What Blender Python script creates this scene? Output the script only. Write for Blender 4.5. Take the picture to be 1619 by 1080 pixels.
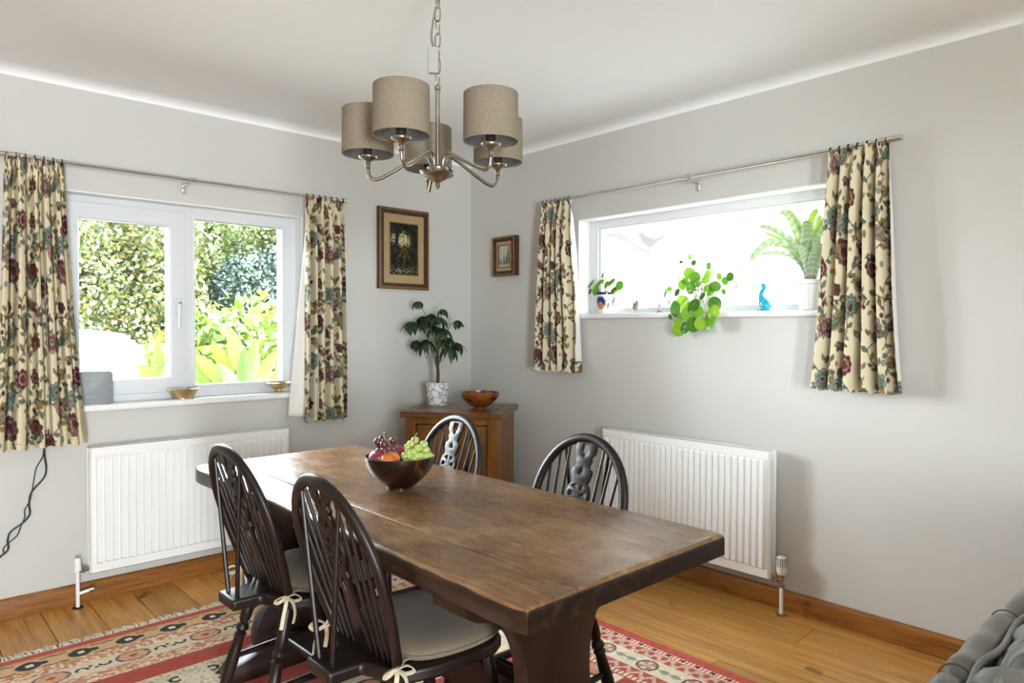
import bpy, bmesh, math, random
import numpy as np
from mathutils import Vector, Matrix

for o in list(bpy.data.objects):
    bpy.data.objects.remove(o, do_unlink=True)
SC = bpy.context.scene
COL = SC.collection
R = math.radians
PI = math.pi

# ------------------------------------------------------------------ camera
W, H, FPX = 1619, 1080, 1102.54
YAW, PIT, ROLL = 0.824801, 0.018771, 0.001957
CAM = Vector((-3.11429, -3.79712, 1.30))
fw = Vector((math.cos(YAW) * math.cos(PIT), math.sin(YAW) * math.cos(PIT), -math.sin(PIT)))
rt = Vector((math.sin(YAW), -math.cos(YAW), 0))
up = rt.cross(fw)
rt2 = rt * math.cos(ROLL) + up * math.sin(ROLL)
up2 = up * math.cos(ROLL) - rt * math.sin(ROLL)
cam = bpy.data.cameras.new('camera')
cam.sensor_width = 36
cam.lens = FPX / W * 36
cam.clip_start = 0.05
cam_o = bpy.data.objects.new('camera', cam)
COL.objects.link(cam_o)
cam_o.matrix_world = Matrix(((rt2.x, up2.x, -fw.x, CAM.x), (rt2.y, up2.y, -fw.y, CAM.y), (rt2.z, up2.z, -fw.z, CAM.z), (0, 0, 0, 1)))
SC.camera = cam_o

# ------------------------------------------------------------------ sky, daylight, exposure
SKY = 50.0
FROST = 1.9
world = bpy.data.worlds.new('sky')
SC.world = world
world.use_nodes = True
bg = world.node_tree.nodes['Background']
bg.inputs[0].default_value = (0.87, 0.945, 1.0, 1)
bg.inputs[1].default_value = SKY


def portal(name, loc, rot, sx, sy):
    l = bpy.data.lights.new(name, 'AREA')
    l.shape = 'RECTANGLE'
    l.size, l.size_y = sx, sy
    l.cycles.is_portal = True
    o = bpy.data.objects.new(name, l)
    COL.objects.link(o)
    o.location, o.rotation_euler = loc, rot


# daylight portals (they only guide the sky light through the glazed openings)
portal('daylight_portal', (-1.87, 0.22, 1.43), (R(-90), 0, 0), 1.24, 1.04)
portal('daylight_portal', (-4.15, -7.12, 1.1), (R(90), 0, 0), 1.1, 2.1)
portal('daylight_portal', (-5.32, -6.2, 1.25), (0, R(-90), 0), 1.9, 0.6)
vs = SC.view_settings
vs.view_transform = 'Standard'
vs.look = 'None'
vs.exposure = 0.70
vs.gamma = 1.0
vs.use_curve_mapping = False
SC.cycles.max_bounces = 10
SC.cycles.diffuse_bounces = 6
SC.cycles.glossy_bounces = 4
SC.cycles.transmission_bounces = 6
SC.cycles.transparent_max_bounces = 12
SC.cycles.caustics_reflective = False
SC.cycles.caustics_refractive = False
SC.cycles.sample_clamp_indirect = 6.0
SC.cycles.use_denoising = True


# ------------------------------------------------------------------ helpers
def lin(c):
    return tuple((x / 12.92 if x <= 0.04045 else ((x + 0.055) / 1.055) ** 2.4) for x in c)


def hx(s):
    s = s.lstrip('#')
    return lin(tuple(int(s[i:i + 2], 16) / 255 for i in (0, 2, 4)))


def c4(c):
    if isinstance(c, str):
        c = hx(c)
    return (c[0], c[1], c[2], 1)


def nmat(name):
    m = bpy.data.materials.new(name)
    m.use_nodes = True
    nt = m.node_tree
    b = nt.nodes['Principled BSDF']
    return m, nt, b


def node(nt, typ, **kw):
    n = nt.nodes.new(typ)
    for k, v in kw.items():
        if k.startswith('i_'):
            n.inputs[k[2:].replace('_', ' ')].default_value = v
        else:
            setattr(n, k, v)
    return n


def ramp(nt, stops, interp='LINEAR'):
    r = nt.nodes.new('ShaderNodeValToRGB')
    r.color_ramp.interpolation = interp
    e = r.color_ramp.elements
    while len(e) < len(stops):
        e.new(0.5)
    for i, (p, c) in enumerate(stops):
        e[i].position = p
        e[i].color = c4(c)
    return r


def bump(nt, b, src, strength, dist=0.01):
    n = node(nt, 'ShaderNodeBump', i_Strength=strength, i_Distance=dist)
    nt.links.new(src, n.inputs['Height'])
    nt.links.new(n.outputs[0], b.inputs['Normal'])


def pm(name, col, rough=0.5, metal=0.0, spec=0.5, var=None, vscale=8, bmp=0, bscale=60, coat=0, sheen=0, stretch=(1, 1, 1), trans=0.0):
    """plain material with optional second colour mixed by noise and fine relief"""
    m, nt, b = nmat(name)
    b.inputs['Base Color'].default_value = c4(col)
    b.inputs['Roughness'].default_value = rough
    b.inputs['Metallic'].default_value = metal
    b.inputs['Specular IOR Level'].default_value = spec
    b.inputs['Coat Weight'].default_value = coat
    b.inputs['Sheen Weight'].default_value = sheen
    b.inputs['Transmission Weight'].default_value = trans
    tc = node(nt, 'ShaderNodeTexCoord')
    mp = node(nt, 'ShaderNodeMapping', i_Scale=stretch)
    nt.links.new(tc.outputs['Object'], mp.inputs[0])
    if var is not None:
        n = node(nt, 'ShaderNodeTexNoise', i_Scale=vscale, i_Detail=5.0)
        nt.links.new(mp.outputs[0], n.inputs['Vector'])
        r = ramp(nt, [(0.3, col), (0.7, var)])
        nt.links.new(n.outputs[0], r.inputs[0])
        nt.links.new(r.outputs[0], b.inputs['Base Color'])
    if bmp:
        n2 = node(nt, 'ShaderNodeTexNoise', i_Scale=bscale, i_Detail=3.0)
        nt.links.new(mp.outputs[0], n2.inputs['Vector'])
        bump(nt, b, n2.outputs[0], bmp, 0.004)
    return m


def woodm(name, stops, stretch=(1, 1, 1), scale=6, rough=0.4, rnd=0.0, coat=0.0, bmp=0.15, knots=None, spec=0.5):
    """wood: stretched noise grain through a ramp, per-object tone, optional dark knots"""
    m, nt, b = nmat(name)
    tc = node(nt, 'ShaderNodeTexCoord')
    oi = node(nt, 'ShaderNodeObjectInfo')
    add = node(nt, 'ShaderNodeVectorMath', operation='ADD')
    sc = node(nt, 'ShaderNodeVectorMath', operation='SCALE')
    sc.inputs[3].default_value = 37.0
    cmb = node(nt, 'ShaderNodeCombineXYZ')
    for i in range(3):
        nt.links.new(oi.outputs['Random'], cmb.inputs[i])
    nt.links.new(cmb.outputs[0], sc.inputs[0])
    mp = node(nt, 'ShaderNodeMapping', i_Scale=stretch)
    nt.links.new(tc.outputs['Object'], add.inputs[0])
    nt.links.new(sc.outputs[0], add.inputs[1])
    nt.links.new(add.outputs[0], mp.inputs[0])
    n = node(nt, 'ShaderNodeTexNoise', i_Scale=scale, i_Detail=9.0, i_Roughness=0.62, i_Distortion=0.6)
    nt.links.new(mp.outputs[0], n.inputs['Vector'])
    r = ramp(nt, stops)
    nt.links.new(n.outputs[0], r.inputs[0])
    out = r.outputs[0]
    if knots:
        v = node(nt, 'ShaderNodeTexNoise', i_Scale=knots[0], i_Detail=2.0)
        nt.links.new(tc.outputs['Object'], v.inputs['Vector'])
        kr = ramp(nt, [(knots[1], (0, 0, 0)), (knots[1] + 0.08, (1, 1, 1))])
        nt.links.new(v.outputs[0], kr.inputs[0])
        mx = node(nt, 'ShaderNodeMix', data_type='RGBA')
        mx.inputs[7].default_value = c4(knots[2])
        nt.links.new(kr.outputs[0], mx.inputs[0])
        nt.links.new(out, mx.inputs[6])
        out = mx.outputs[2]
    if rnd:
        hsv = node(nt, 'ShaderNodeHueSaturation')
        mr = node(nt, 'ShaderNodeMapRange')
        mr.inputs[3].default_value = 1 - rnd
        mr.inputs[4].default_value = 1 + rnd
        nt.links.new(oi.outputs['Random'], mr.inputs[0])
        nt.links.new(mr.outputs[0], hsv.inputs['Value'])
        nt.links.new(out, hsv.inputs['Color'])
        out = hsv.outputs[0]
    nt.links.new(out, b.inputs['Base Color'])
    b.inputs['Roughness'].default_value = rough
    b.inputs['Coat Weight'].default_value = coat
    b.inputs['Coat Roughness'].default_value = 0.25
    b.inputs['Specular IOR Level'].default_value = spec
    if bmp:
        bump(nt, b, n.outputs[0], bmp, 0.003)
    return m


def attrm(name, rough=0.9, spec=0.2, weave=0.0, wscale=900, sheen=0.0, transl=0.0):
    """material coloured by the pattern woven or printed into the mesh ('Col')"""
    m, nt, b = nmat(name)
    a = node(nt, 'ShaderNodeAttribute', attribute_name='Col')
    nt.links.new(a.outputs['Color'], b.inputs['Base Color'])
    b.inputs['Roughness'].default_value = rough
    b.inputs['Specular IOR Level'].default_value = spec
    b.inputs['Sheen Weight'].default_value = sheen
    if weave:
        n = node(nt, 'ShaderNodeTexNoise', i_Scale=wscale, i_Detail=2.0)
        tc = node(nt, 'ShaderNodeTexCoord')
        nt.links.new(tc.outputs['Object'], n.inputs['Vector'])
        bump(nt, b, n.outputs[0], weave, 0.002)
    if transl:
        t = node(nt, 'ShaderNodeBsdfTranslucent')
        nt.links.new(a.outputs['Color'], t.inputs[0])
        mx = node(nt, 'ShaderNodeMixShader')
        mx.inputs[0].default_value = transl
        nt.links.new(b.outputs[0], mx.inputs[1])
        nt.links.new(t.outputs[0], mx.inputs[2])
        nt.links.new(mx.outputs[0], nt.nodes['Material Output'].inputs[0])
    return m


def leafm(name, stops, rough=0.4, transl=0.35, island=True, spec=0.4, k=1.0):
    stops = [(p_, tuple(x * k for x in hx(c_))) for p_, c_ in stops]
    m, nt, b = nmat(name)
    g = node(nt, 'ShaderNodeNewGeometry')
    r = ramp(nt, stops)
    if island:
        nt.links.new(g.outputs['Random Per Island'], r.inputs[0])
    else:
        oi = node(nt, 'ShaderNodeObjectInfo')
        nt.links.new(oi.outputs['Random'], r.inputs[0])
    nt.links.new(r.outputs[0], b.inputs['Base Color'])
    b.inputs['Roughness'].default_value = rough
    b.inputs['Specular IOR Level'].default_value = spec
    t = node(nt, 'ShaderNodeBsdfTranslucent')
    nt.links.new(r.outputs[0], t.inputs[0])
    mx = node(nt, 'ShaderNodeMixShader')
    mx.inputs[0].default_value = transl
    nt.links.new(b.outputs[0], mx.inputs[1])
    nt.links.new(t.outputs[0], mx.inputs[2])
    nt.links.new(mx.outputs[0], nt.nodes['Material Output'].inputs[0])
    return m


def smooth_mesh(me, ang=40):
    me.shade_smooth()
    if ang:
        me.set_sharp_from_angle(angle=R(ang))


def mk(name, verts, faces, m, parent=None, ang=40, bevel=0, loc=None, seg=2):
    me = bpy.data.meshes.new(name)
    me.from_pydata([tuple(v) for v in verts], [], [tuple(f) for f in faces])
    me.update()
    o = bpy.data.objects.new(name, me)
    COL.objects.link(o)
    if m is not None:
        for mm in (m if isinstance(m, (list, tuple)) else [m]):
            me.materials.append(mm)
    if ang is not None:
        smooth_mesh(me, ang)
    if parent is not None:
        o.parent = parent
    if loc is not None:
        o.location = loc
    if bevel:
        b = o.modifiers.new('edge', 'BEVEL')
        b.width = bevel
        b.segments = seg
        b.limit_method = 'ANGLE'
    return o


def tag(o, label=None, cat=None, group=None, kind=None):
    if label:
        o['label'] = label
    if cat:
        o['category'] = cat
    if group:
        o['group'] = group
    if kind:
        o['kind'] = kind
    return o


def thing(name, label, cat, loc=(0, 0, 0), rz=0, group=None):
    o = bpy.data.objects.new(name, None)
    o.empty_display_size = 0.05
    COL.objects.link(o)
    o.location = loc
    o.rotation_euler = (0, 0, rz)
    return tag(o, label, cat, group)


def struct_empty(name):
    o = bpy.data.objects.new(name, None)
    o.empty_display_size = 0.05
    COL.objects.link(o)
    return tag(o, kind='structure')


def copy_tree(o, parent=None):
    c = o.copy()
    COL.objects.link(c)
    c.parent = parent
    for ch in [x for x in o.children]:
        copy_tree(ch, c)
    return c


class G:
    """collects shapes into one mesh"""

    def __init__(s):
        s.v, s.f = [], []

    def add(s, v, f, M=None):
        n = len(s.v)
        s.v += [tuple(M @ Vector(p)) if M is not None else tuple(p) for p in v]
        s.f += [tuple(i + n for i in q) for q in f]
        return s

    def box(s, x0, x1, y0, y1, z0, z1, M=None):
        v = [(x0, y0, z0), (x1, y0, z0), (x1, y1, z0), (x0, y1, z0), (x0, y0, z1), (x1, y0, z1), (x1, y1, z1), (x0, y1, z1)]
        f = [(0, 3, 2, 1), (4, 5, 6, 7), (0, 1, 5, 4), (1, 2, 6, 5), (2, 3, 7, 6), (3, 0, 4, 7)]
        return s.add(v, f, M)

    def lathe(s, prof, n=32, M=None, cap=True):
        v, f = [], []
        k = len(prof)
        for i in range(n):
            a = 2 * PI * i / n
            for (r, z) in prof:
                v.append((r * math.cos(a), r * math.sin(a), z))
        for i in range(n):
            j = (i + 1) % n
            for q in range(k - 1):
                f.append((i * k + q, j * k + q, j * k + q + 1, i * k + q + 1))
        if cap:
            if prof[0][0] > 1e-6:
                f.append(tuple(i * k for i in range(n - 1, -1, -1)))
            if prof[-1][0] > 1e-6:
                f.append(tuple(i * k + k - 1 for i in range(n)))
        return s.add(v, f, M)

    def tube(s, pts, rad, n=10, M=None, flat=None, upv=None, cap=True):
        """swept tube; rad scalar or list; flat = (a, b) multipliers for an oval section"""
        P = [Vector(p) for p in pts]
        k = len(P)
        rr = rad if isinstance(rad, (list, tuple)) else [rad] * k
        v, f = [], []
        prev = None
        for i in range(k):
            t = (P[min(i + 1, k - 1)] - P[max(i - 1, 0)])
            t.normalize()
            if prev is None:
                ref = Vector(upv) if upv else (Vector((0, 0, 1)) if abs(t.z) < 0.9 else Vector((1, 0, 0)))
            else:
                ref = prev
            a = ref - t * ref.dot(t)
            if a.length < 1e-6:
                a = t.orthogonal()
            a.normalize()
            prev = a
            b = t.cross(a)
            fa, fb = flat if flat else (1, 1)
            for j in range(n):
                th = 2 * PI * j / n
                v.append(P[i] + a * (rr[i] * fa * math.cos(th)) + b * (rr[i] * fb * math.sin(th)))
        for i in range(k - 1):
            for j in range(n):
                j2 = (j + 1) % n
                f.append((i * n + j, i * n + j2, (i + 1) * n + j2, (i + 1) * n + j))
        if cap:
            f.append(tuple(range(n - 1, -1, -1)))
            f.append(tuple((k - 1) * n + j for j in range(n)))
        return s.add(v, f, M)

    def ring(s, c, r, rad, axis='x', n=20, m=8, M=None):
        v, f = [], []
        for i in range(n):
            a = 2 * PI * i / n
            for j in range(m):
                b = 2 * PI * j / m
                rr = r + rad * math.cos(b)
                p = (rr * math.cos(a), rr * math.sin(a), rad * math.sin(b))
                if axis == 'x':
                    p = (p[2], p[0], p[1])
                elif axis == 'y':
                    p = (p[0], p[2], p[1])
                v.append((c[0] + p[0], c[1] + p[1], c[2] + p[2]))
        for i in range(n):
            for j in range(m):
                f.append((i * m + j, ((i + 1) % n) * m + j, ((i + 1) % n) * m + (j + 1) % m, i * m + (j + 1) % m))
        return s.add(v, f, M)

    def prism(s, poly, z0, z1, M=None):
        n = len(poly)
        v = [(x, y, z0) for x, y in poly] + [(x, y, z1) for x, y in poly]
        f = [tuple(range(n - 1, -1, -1)), tuple(range(n, 2 * n))]
        f += [(i, (i + 1) % n, n + (i + 1) % n, n + i) for i in range(n)]
        return s.add(v, f, M)

    def sphere(s, c, r, n=16, m=10, M=None, sz=1.0):
        v, f = [], []
        for i in range(1, m):
            ph = PI * i / m
            for j in range(n):
                th = 2 * PI * j / n
                v.append((c[0] + r * math.sin(ph) * math.cos(th), c[1] + r * math.sin(ph) * math.sin(th), c[2] + r * sz * math.cos(ph)))
        a, b = len(v), len(v) + 1
        v += [(c[0], c[1], c[2] + r * sz), (c[0], c[1], c[2] - r * sz)]
        for i in range(m - 2):
            for j in range(n):
                f.append((i * n + j, (i + 1) * n + j, (i + 1) * n + (j + 1) % n, i * n + (j + 1) % n))
        for j in range(n):
            f.append((a, j, (j + 1) % n))
            f.append((b, (m - 2) * n + (j + 1) % n, (m - 2) * n + j))
        return s.add(v, f, M)

    def build(s, name, m, parent=None, ang=40, bevel=0, loc=None, seg=2):
        return mk(name, s.v, s.f, m, parent, ang, bevel, loc, seg)


def plate(outline, holes, thick, bev=0.0):
    """flat plate with holes, in the XY plane, as (verts, faces)"""
    cu = bpy.data.curves.new('plate', 'CURVE')
    cu.dimensions = '2D'
    cu.fill_mode = 'BOTH'
    cu.extrude = thick / 2
    cu.bevel_depth = bev
    cu.bevel_resolution = 1
    for pts in [outline] + holes:
        sp = cu.splines.new('POLY')
        sp.points.add(len(pts) - 1)
        for i, p in enumerate(pts):
            sp.points[i].co = (p[0], p[1], 0, 1)
        sp.use_cyclic_u = True
    o = bpy.data.objects.new('plate', cu)
    COL.objects.link(o)
    dg = bpy.context.evaluated_depsgraph_get()
    me = bpy.data.meshes.new_from_object(o.evaluated_get(dg))
    bm = bmesh.new()
    bm.from_mesh(me)
    bmesh.ops.remove_doubles(bm, verts=bm.verts, dist=1e-5)
    bm.verts.index_update()
    v = [tuple(x.co) for x in bm.verts]
    f = [tuple(q.index for q in x.verts) for x in bm.faces]
    bm.free()
    bpy.data.objects.remove(o)
    bpy.data.curves.remove(cu)
    bpy.data.meshes.remove(me)
    return v, f


def circle(cx, cy, r, n=20, a0=0, a1=2 * PI):
    full = abs(a1 - a0 - 2 * PI) < 1e-6
    return [(cx + r * math.cos(a0 + (a1 - a0) * i / (n if full else n - 1)), cy + r * math.sin(a0 + (a1 - a0) * i / (n if full else n - 1))) for i in range(n)]


def bez(p0, p1, p2, p3, n=12):
    out = []
    for i in range(n + 1):
        t = i / n
        a = [(1 - t) ** 3, 3 * t * (1 - t) ** 2, 3 * t * t * (1 - t), t ** 3]
        out.append(tuple(sum(a[k] * p[d] for k, p in enumerate((p0, p1, p2, p3))) for d in range(len(p0))))
    return out


def cr(pts, n=6):
    """Catmull-Rom through the points"""
    P = [Vector(p) for p in pts]
    out = []
    for i in range(len(P) - 1):
        a, b, c, d = P[max(i - 1, 0)], P[i], P[i + 1], P[min(i + 2, len(P) - 1)]
        for k in range(n):
            t = k / n
            out.append(0.5 * ((2 * b) + (c - a) * t + (2 * a - 5 * b + 4 * c - d) * t * t + (3 * b - a - 3 * c + d) * t ** 3))
    out.append(P[-1])
    return out


def grid_mesh(name, P, colr, m, parent=None, close=None):
    """P: (rows, cols, 3) array of points, colr: same shape of linear colours or None"""
    r, c = P.shape[:2]
    me = bpy.data.meshes.new(name)
    me.vertices.add(r * c)
    me.vertices.foreach_set('co', P.reshape(-1).astype(np.float32))
    i = np.arange((r - 1) * (c - 1))
    a = (i // (c - 1)) * c + i % (c - 1)
    q = np.stack([a, a + 1, a + c + 1, a + c], 1).astype(np.int32)
    me.loops.add(q.size)
    me.loops.foreach_set('vertex_index', q.reshape(-1))
    me.polygons.add(len(q))
    me.polygons.foreach_set('loop_start', np.arange(0, q.size, 4, dtype=np.int32))
    me.update(calc_edges=True)
    me.validate()
    if colr is not None:
        at = me.color_attributes.new('Col', 'FLOAT_COLOR', 'POINT')
        cc = np.ones((r * c, 4), np.float32)
        cc[:, :3] = colr.reshape(-1, 3)
        at.data.foreach_set('color', cc.reshape(-1))
    me.shade_smooth()
    me.materials.append(m)
    o = bpy.data.objects.new(name, me)
    COL.objects.link(o)
    if parent is not None:
        o.parent = parent
    return o


class Canvas:
    """little painter for woven and printed patterns; wraps around when tiled"""

    def __init__(s, w, h, res, base):
        s.w, s.h, s.res = w, h, res
        s.nx, s.ny = int(round(w / res)), int(round(h / res))
        s.a = np.empty((s.ny, s.nx, 3))
        s.a[:] = lin(base) if not isinstance(base, str) else hx(base)

    def region(s, cx, cy, rad):
        k = int(rad / s.res) + 2
        ix = np.arange(int(cx / s.res) - k, int(cx / s.res) + k + 1)
        iy = np.arange(int(cy / s.res) - k, int(cy / s.res) + k + 1)
        X, Y = np.meshgrid((ix + .5) * s.res - cx, (iy + .5) * s.res - cy)
        return ix, iy, X, Y

    def put(s, ix, iy, mask, col):
        c = np.array(hx(col) if isinstance(col, str) else col)
        jx, jy = np.meshgrid(ix % s.nx, iy % s.ny)
        al = np.clip(mask, 0, 1)[..., None]
        s.a[jy, jx] = s.a[jy, jx] * (1 - al) + c * al

    def soft(s, d):
        return np.clip(0.5 - d / s.res, 0, 1)

    def disc(s, cx, cy, r, col, edge=None, ew=.002):
        ix, iy, X, Y = s.region(cx, cy, r + ew)
        d = np.hypot(X, Y) - r
        s.put(ix, iy, s.soft(d), col)
        if edge:
            s.put(ix, iy, s.soft(np.abs(d) - ew / 2), edge)

    def oval(s, cx, cy, a, b, rot, col, edge=None, ew=.002, point=1.0, rib=None):
        ix, iy, X, Y = s.region(cx, cy, max(a, b) + ew)
        c, q = math.cos(rot), math.sin(rot)
        u, v = (X * c + Y * q) / a, (-X * q + Y * c) / b
        if point != 1.0:
            v = v / np.maximum(1e-3, (1 - np.clip(np.abs(u), 0, 1)) ** (point - 1))
        d = (np.sqrt(u * u + v * v) - 1) * min(a, b)
        s.put(ix, iy, s.soft(d), col)
        if rib:
            s.put(ix, iy, s.soft(np.abs(v * b) - .0009) * (d < 0), rib)
        if edge:
            s.put(ix, iy, s.soft(np.abs(d) - ew / 2), edge)

    def flower(s, cx, cy, r, n, col, col2, edge, rot=0, core=None):
        ix, iy, X, Y = s.region(cx, cy, r * 1.1)
        rho, th = np.hypot(X, Y), np.arctan2(Y, X) + rot
        for k, (fr, cc) in enumerate(((1, col), (.7, col2), (.42, col))):
            Rr = r * fr * (.8 + .2 * np.abs(np.cos(n * (th + k * .4) / 2)))
            s.put(ix, iy, s.soft(rho - Rr), cc)
            s.put(ix, iy, s.soft(np.abs(rho - Rr) - .0014), edge)
        if core:
            s.put(ix, iy, s.soft(rho - r * .2), core)

    def line(s, pts, w, col):
        P = [np.array(p, float) for p in pts]
        for a, b in zip(P[:-1], P[1:]):
            k = max(1, int(np.hypot(*(b - a)) / (s.res * .8)))
            for i in range(k + 1):
                q = a + (b - a) * i / k
                s.disc(q[0], q[1], w / 2, col)

    def sample(s, u, v):
        """bilinear, wrapping; u, v in metres"""
        x, y = u / s.res - .5, v / s.res - .5
        x0, y0 = np.floor(x).astype(int), np.floor(y).astype(int)
        fx, fy = (x - x0)[..., None], (y - y0)[..., None]
        g = lambda i, j: s.a[j % s.ny, i % s.nx]
        return (g(x0, y0) * (1 - fx) + g(x0 + 1, y0) * fx) * (1 - fy) + (g(x0, y0 + 1) * (1 - fx) + g(x0 + 1, y0 + 1) * fx) * fy


# ------------------------------------------------------------------ materials
M_wall = pm('wall_paint', (0.55, 0.538, 0.512), 0.75, var=(0.57, 0.558, 0.532), vscale=2.2, bmp=0.08, bscale=90, spec=0.3)
M_ceil = pm('ceiling_paint', (0.86, 0.893, 0.92), 0.85, var=(0.872, 0.905, 0.932), vscale=2, spec=0.2)
M_upvc = pm('white_upvc', (0.66, 0.68, 0.70), 0.28, var=(0.68, 0.695, 0.715), vscale=3)
M_white = pm('white_gloss_paint', (0.78, 0.78, 0.775), 0.35, var=(0.81, 0.81, 0.805), vscale=4)
M_rad = pm('radiator_enamel', (0.80, 0.80, 0.79), 0.3, var=(0.83, 0.83, 0.82), vscale=4)
M_oak = woodm('oak_plank', [(0.22, '#8a5a26'), (0.45, '#b8833f'), (0.62, '#c9964f'), (0.8, '#d6a864')], (16, 1.0, 16), 2.4, 0.33, rnd=0.22, bmp=0.1, knots=(5.5, 0.68, '#4a2c14'))
M_skirt = woodm('oak_skirting', [(0.25, '#5f3511'), (0.5, '#8a541e'), (0.75, '#a06b2e')], (2.0, 2.0, 30), 2.6, 0.35, rnd=0.05, bmp=0.1)
M_gap = pm('dark_joint_wood', '#1e120a', 0.9, var='#2a190e')  # near-black brown for the plank bed, cabinet rebate and pipe collar
M_nickel = pm('brushed_nickel', (0.34, 0.31, 0.27), 0.26, 1.0, var=(0.42, 0.385, 0.34), vscale=30)
M_chrome = pm('satin_steel', (0.66, 0.65, 0.63), 0.22, 1.0, var=(0.7, 0.69, 0.67), vscale=30)
M_blackmetal = pm('black_metal', (0.03, 0.028, 0.026), 0.4, 0.8, var=(0.05, 0.045, 0.04))
M_cord = pm('black_flex', (0.012, 0.012, 0.013), 0.45, var=(0.02, 0.02, 0.02))


def glass_mat():
    m, nt, b = nmat('clear_glazing')
    nt.nodes.remove(b)
    t = node(nt, 'ShaderNodeBsdfTransparent')
    t.inputs[0].default_value = (0.97, 0.985, 0.98, 1)
    g = node(nt, 'ShaderNodeBsdfGlossy')
    g.inputs['Roughness'].default_value = 0.02
    fr = node(nt, 'ShaderNodeFresnel', i_IOR=1.45)
    mx = node(nt, 'ShaderNodeMixShader')
    nt.links.new(fr.outputs[0], mx.inputs[0])
    nt.links.new(t.outputs[0], mx.inputs[1])
    nt.links.new(g.outputs[0], mx.inputs[2])
    nt.links.new(mx.outputs[0], nt.nodes['Material Output'].inputs[0])
    return m


M_glass = glass_mat()
m, nt, b = nmat('frosted_glass_emissive')
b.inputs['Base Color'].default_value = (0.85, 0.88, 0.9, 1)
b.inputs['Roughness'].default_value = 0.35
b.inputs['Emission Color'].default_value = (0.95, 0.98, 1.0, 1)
b.inputs['Emission Strength'].default_value = FROST  # pane glows by itself, standing in for daylight through the frosting
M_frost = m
m, nt, b = nmat('etched_film')
nt.nodes.remove(b)
t = node(nt, 'ShaderNodeBsdfTransparent')
fq = math.sqrt(0.46 / FROST)
t.inputs[0].default_value = (fq, fq * 1.003, fq * 1.006, 1)
nt.links.new(t.outputs[0], nt.nodes['Material Output'].inputs[0])
M_film = m

# ------------------------------------------------------------------ room shell
ZT, ZC = 2.4176, 2.452
X0, Y0 = -5.2, -7.0
TH = 0.28


def wall(name, outline, holes, plane):
    v, f = plate(outline, holes, TH)
    if plane == 'y':
        vv = [(a, z + TH / 2, c) for a, c, z in v]
    elif plane == 'x':
        vv = [(z + TH / 2, a, c) for a, c, z in v]
    elif plane == '-y':
        vv = [(a, Y0 - TH / 2 - z, c) for a, c, z in v]
    else:
        vv = [(X0 - TH / 2 - z, a, c) for a, c, z in v]
    return tag(mk(name, vv, f, M_wall, ang=None), kind='structure')


def rect(a0, a1, c0, c1):
    return [(a0, c0), (a1, c0), (a1, c1), (a0, c1)]


W1 = (-2.485, -1.259, 0.90, 1.942)
W2 = (-2.62, -1.007, 1.357, 1.946)
wall('wall_left', rect(X0 - TH, TH, 0, 2.6), [rect(*W1)], 'y')
wall('wall_right', rect(Y0 - TH, 0, 0, 2.6), [rect(*W2)], 'x')
wall('wall_rear', rect(X0, 0, 0, 2.6), [rect(-4.7, -3.6, 0.02, 2.12)], '-y')
wall('wall_side', rect(Y0 - TH, 0, 0, 2.6), [rect(-6.5, -5.92, 0.3, 2.2)], '-x')
tag(G().box(X0 - TH, TH, Y0 - TH, TH, ZC, 2.62).build('ceiling', M_ceil, ang=None), kind='structure')


def cove(name, along):
    pr = [(0, ZT), (0.002, ZT)] + [(0.075 - 0.072 * math.cos(a), ZC - 0.0006 - (ZC - ZT - 0.002) * (1 - math.sin(a))) for a in [i * PI / 2 / 8 for i in range(9)]] + [(0.082, ZC), (0, ZC)]
    v, f = [], []
    n = len(pr)
    ends = (X0, 0) if along == 'x' else (Y0, 0)
    for e in ends:
        for d, z in pr:
            v.append((e, -d, z) if along == 'x' else (-d, e, z))
    f = [(i, (i + 1) % n, n + (i + 1) % n, n + i) for i in range(n)] + [tuple(range(n)), tuple(range(2 * n - 1, n - 1, -1))]
    tag(mk(name, v, f, M_ceil, ang=50), kind='structure')


cove('trim_1', 'x')
cove('trim_2', 'y')

# floor: dark bed with single oak planks laid along Y
fl = tag(G().box(X0 - TH, TH, Y0 - TH, TH, -0.06, -0.012).build('floor', M_gap, ang=None), kind='structure')
rnd = random.Random(5)
PW = 0.1875
k = 0
for i in range(-15, 15):
    xa = -2.55 + PW * i
    xb = xa + PW
    if xb < X0 or xa > -0.02:
        continue
    xa, xb = max(xa, X0), min(xb, -0.0)
    cuts = [Y0]
    y = Y0 + rnd.uniform(0.4, 1.8)
    if abs(xa + 0.675) < 0.01:
        y = -1.665 - 1.8 * 3 + 1.8
    while y < -0.25:
        cuts.append(y)
        y += 1.8 if abs(xa + 0.675) < 0.01 else rnd.uniform(1.5, 2.1)
    cuts.append(0.0)
    for a, b_ in zip(cuts[:-1], cuts[1:]):
        G().box(xa + 0.0017, xb - 0.0017, a + 0.0015, b_ - 0.0015, -0.014, rnd.uniform(-0.0006, 0.0004)).build('plank', M_oak, fl, ang=None)


def skirting(name, along):
    pr = [(0, 0.001), (0.02, 0.001), (0.02, 0.075), (0.017, 0.085), (0.011, 0.091), (0, 0.092)]
    n = len(pr)
    v = []
    ends = (X0, -0.0) if along == 'x' else (Y0, -0.0)
    for e in ends:
        for d, z in pr:
            v.append((e, -d, z) if along == 'x' else (-d, e, z))
    f = [(i, (i + 1) % n, n + (i + 1) % n, n + i) for i in range(n)] + [tuple(range(n)), tuple(range(2 * n - 1, n - 1, -1))]
    tag(mk(name, v, f, M_skirt, ang=50), kind='structure')


skirting('baseboard_left', 'x')
skirting('baseboard_right', 'y')


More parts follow.
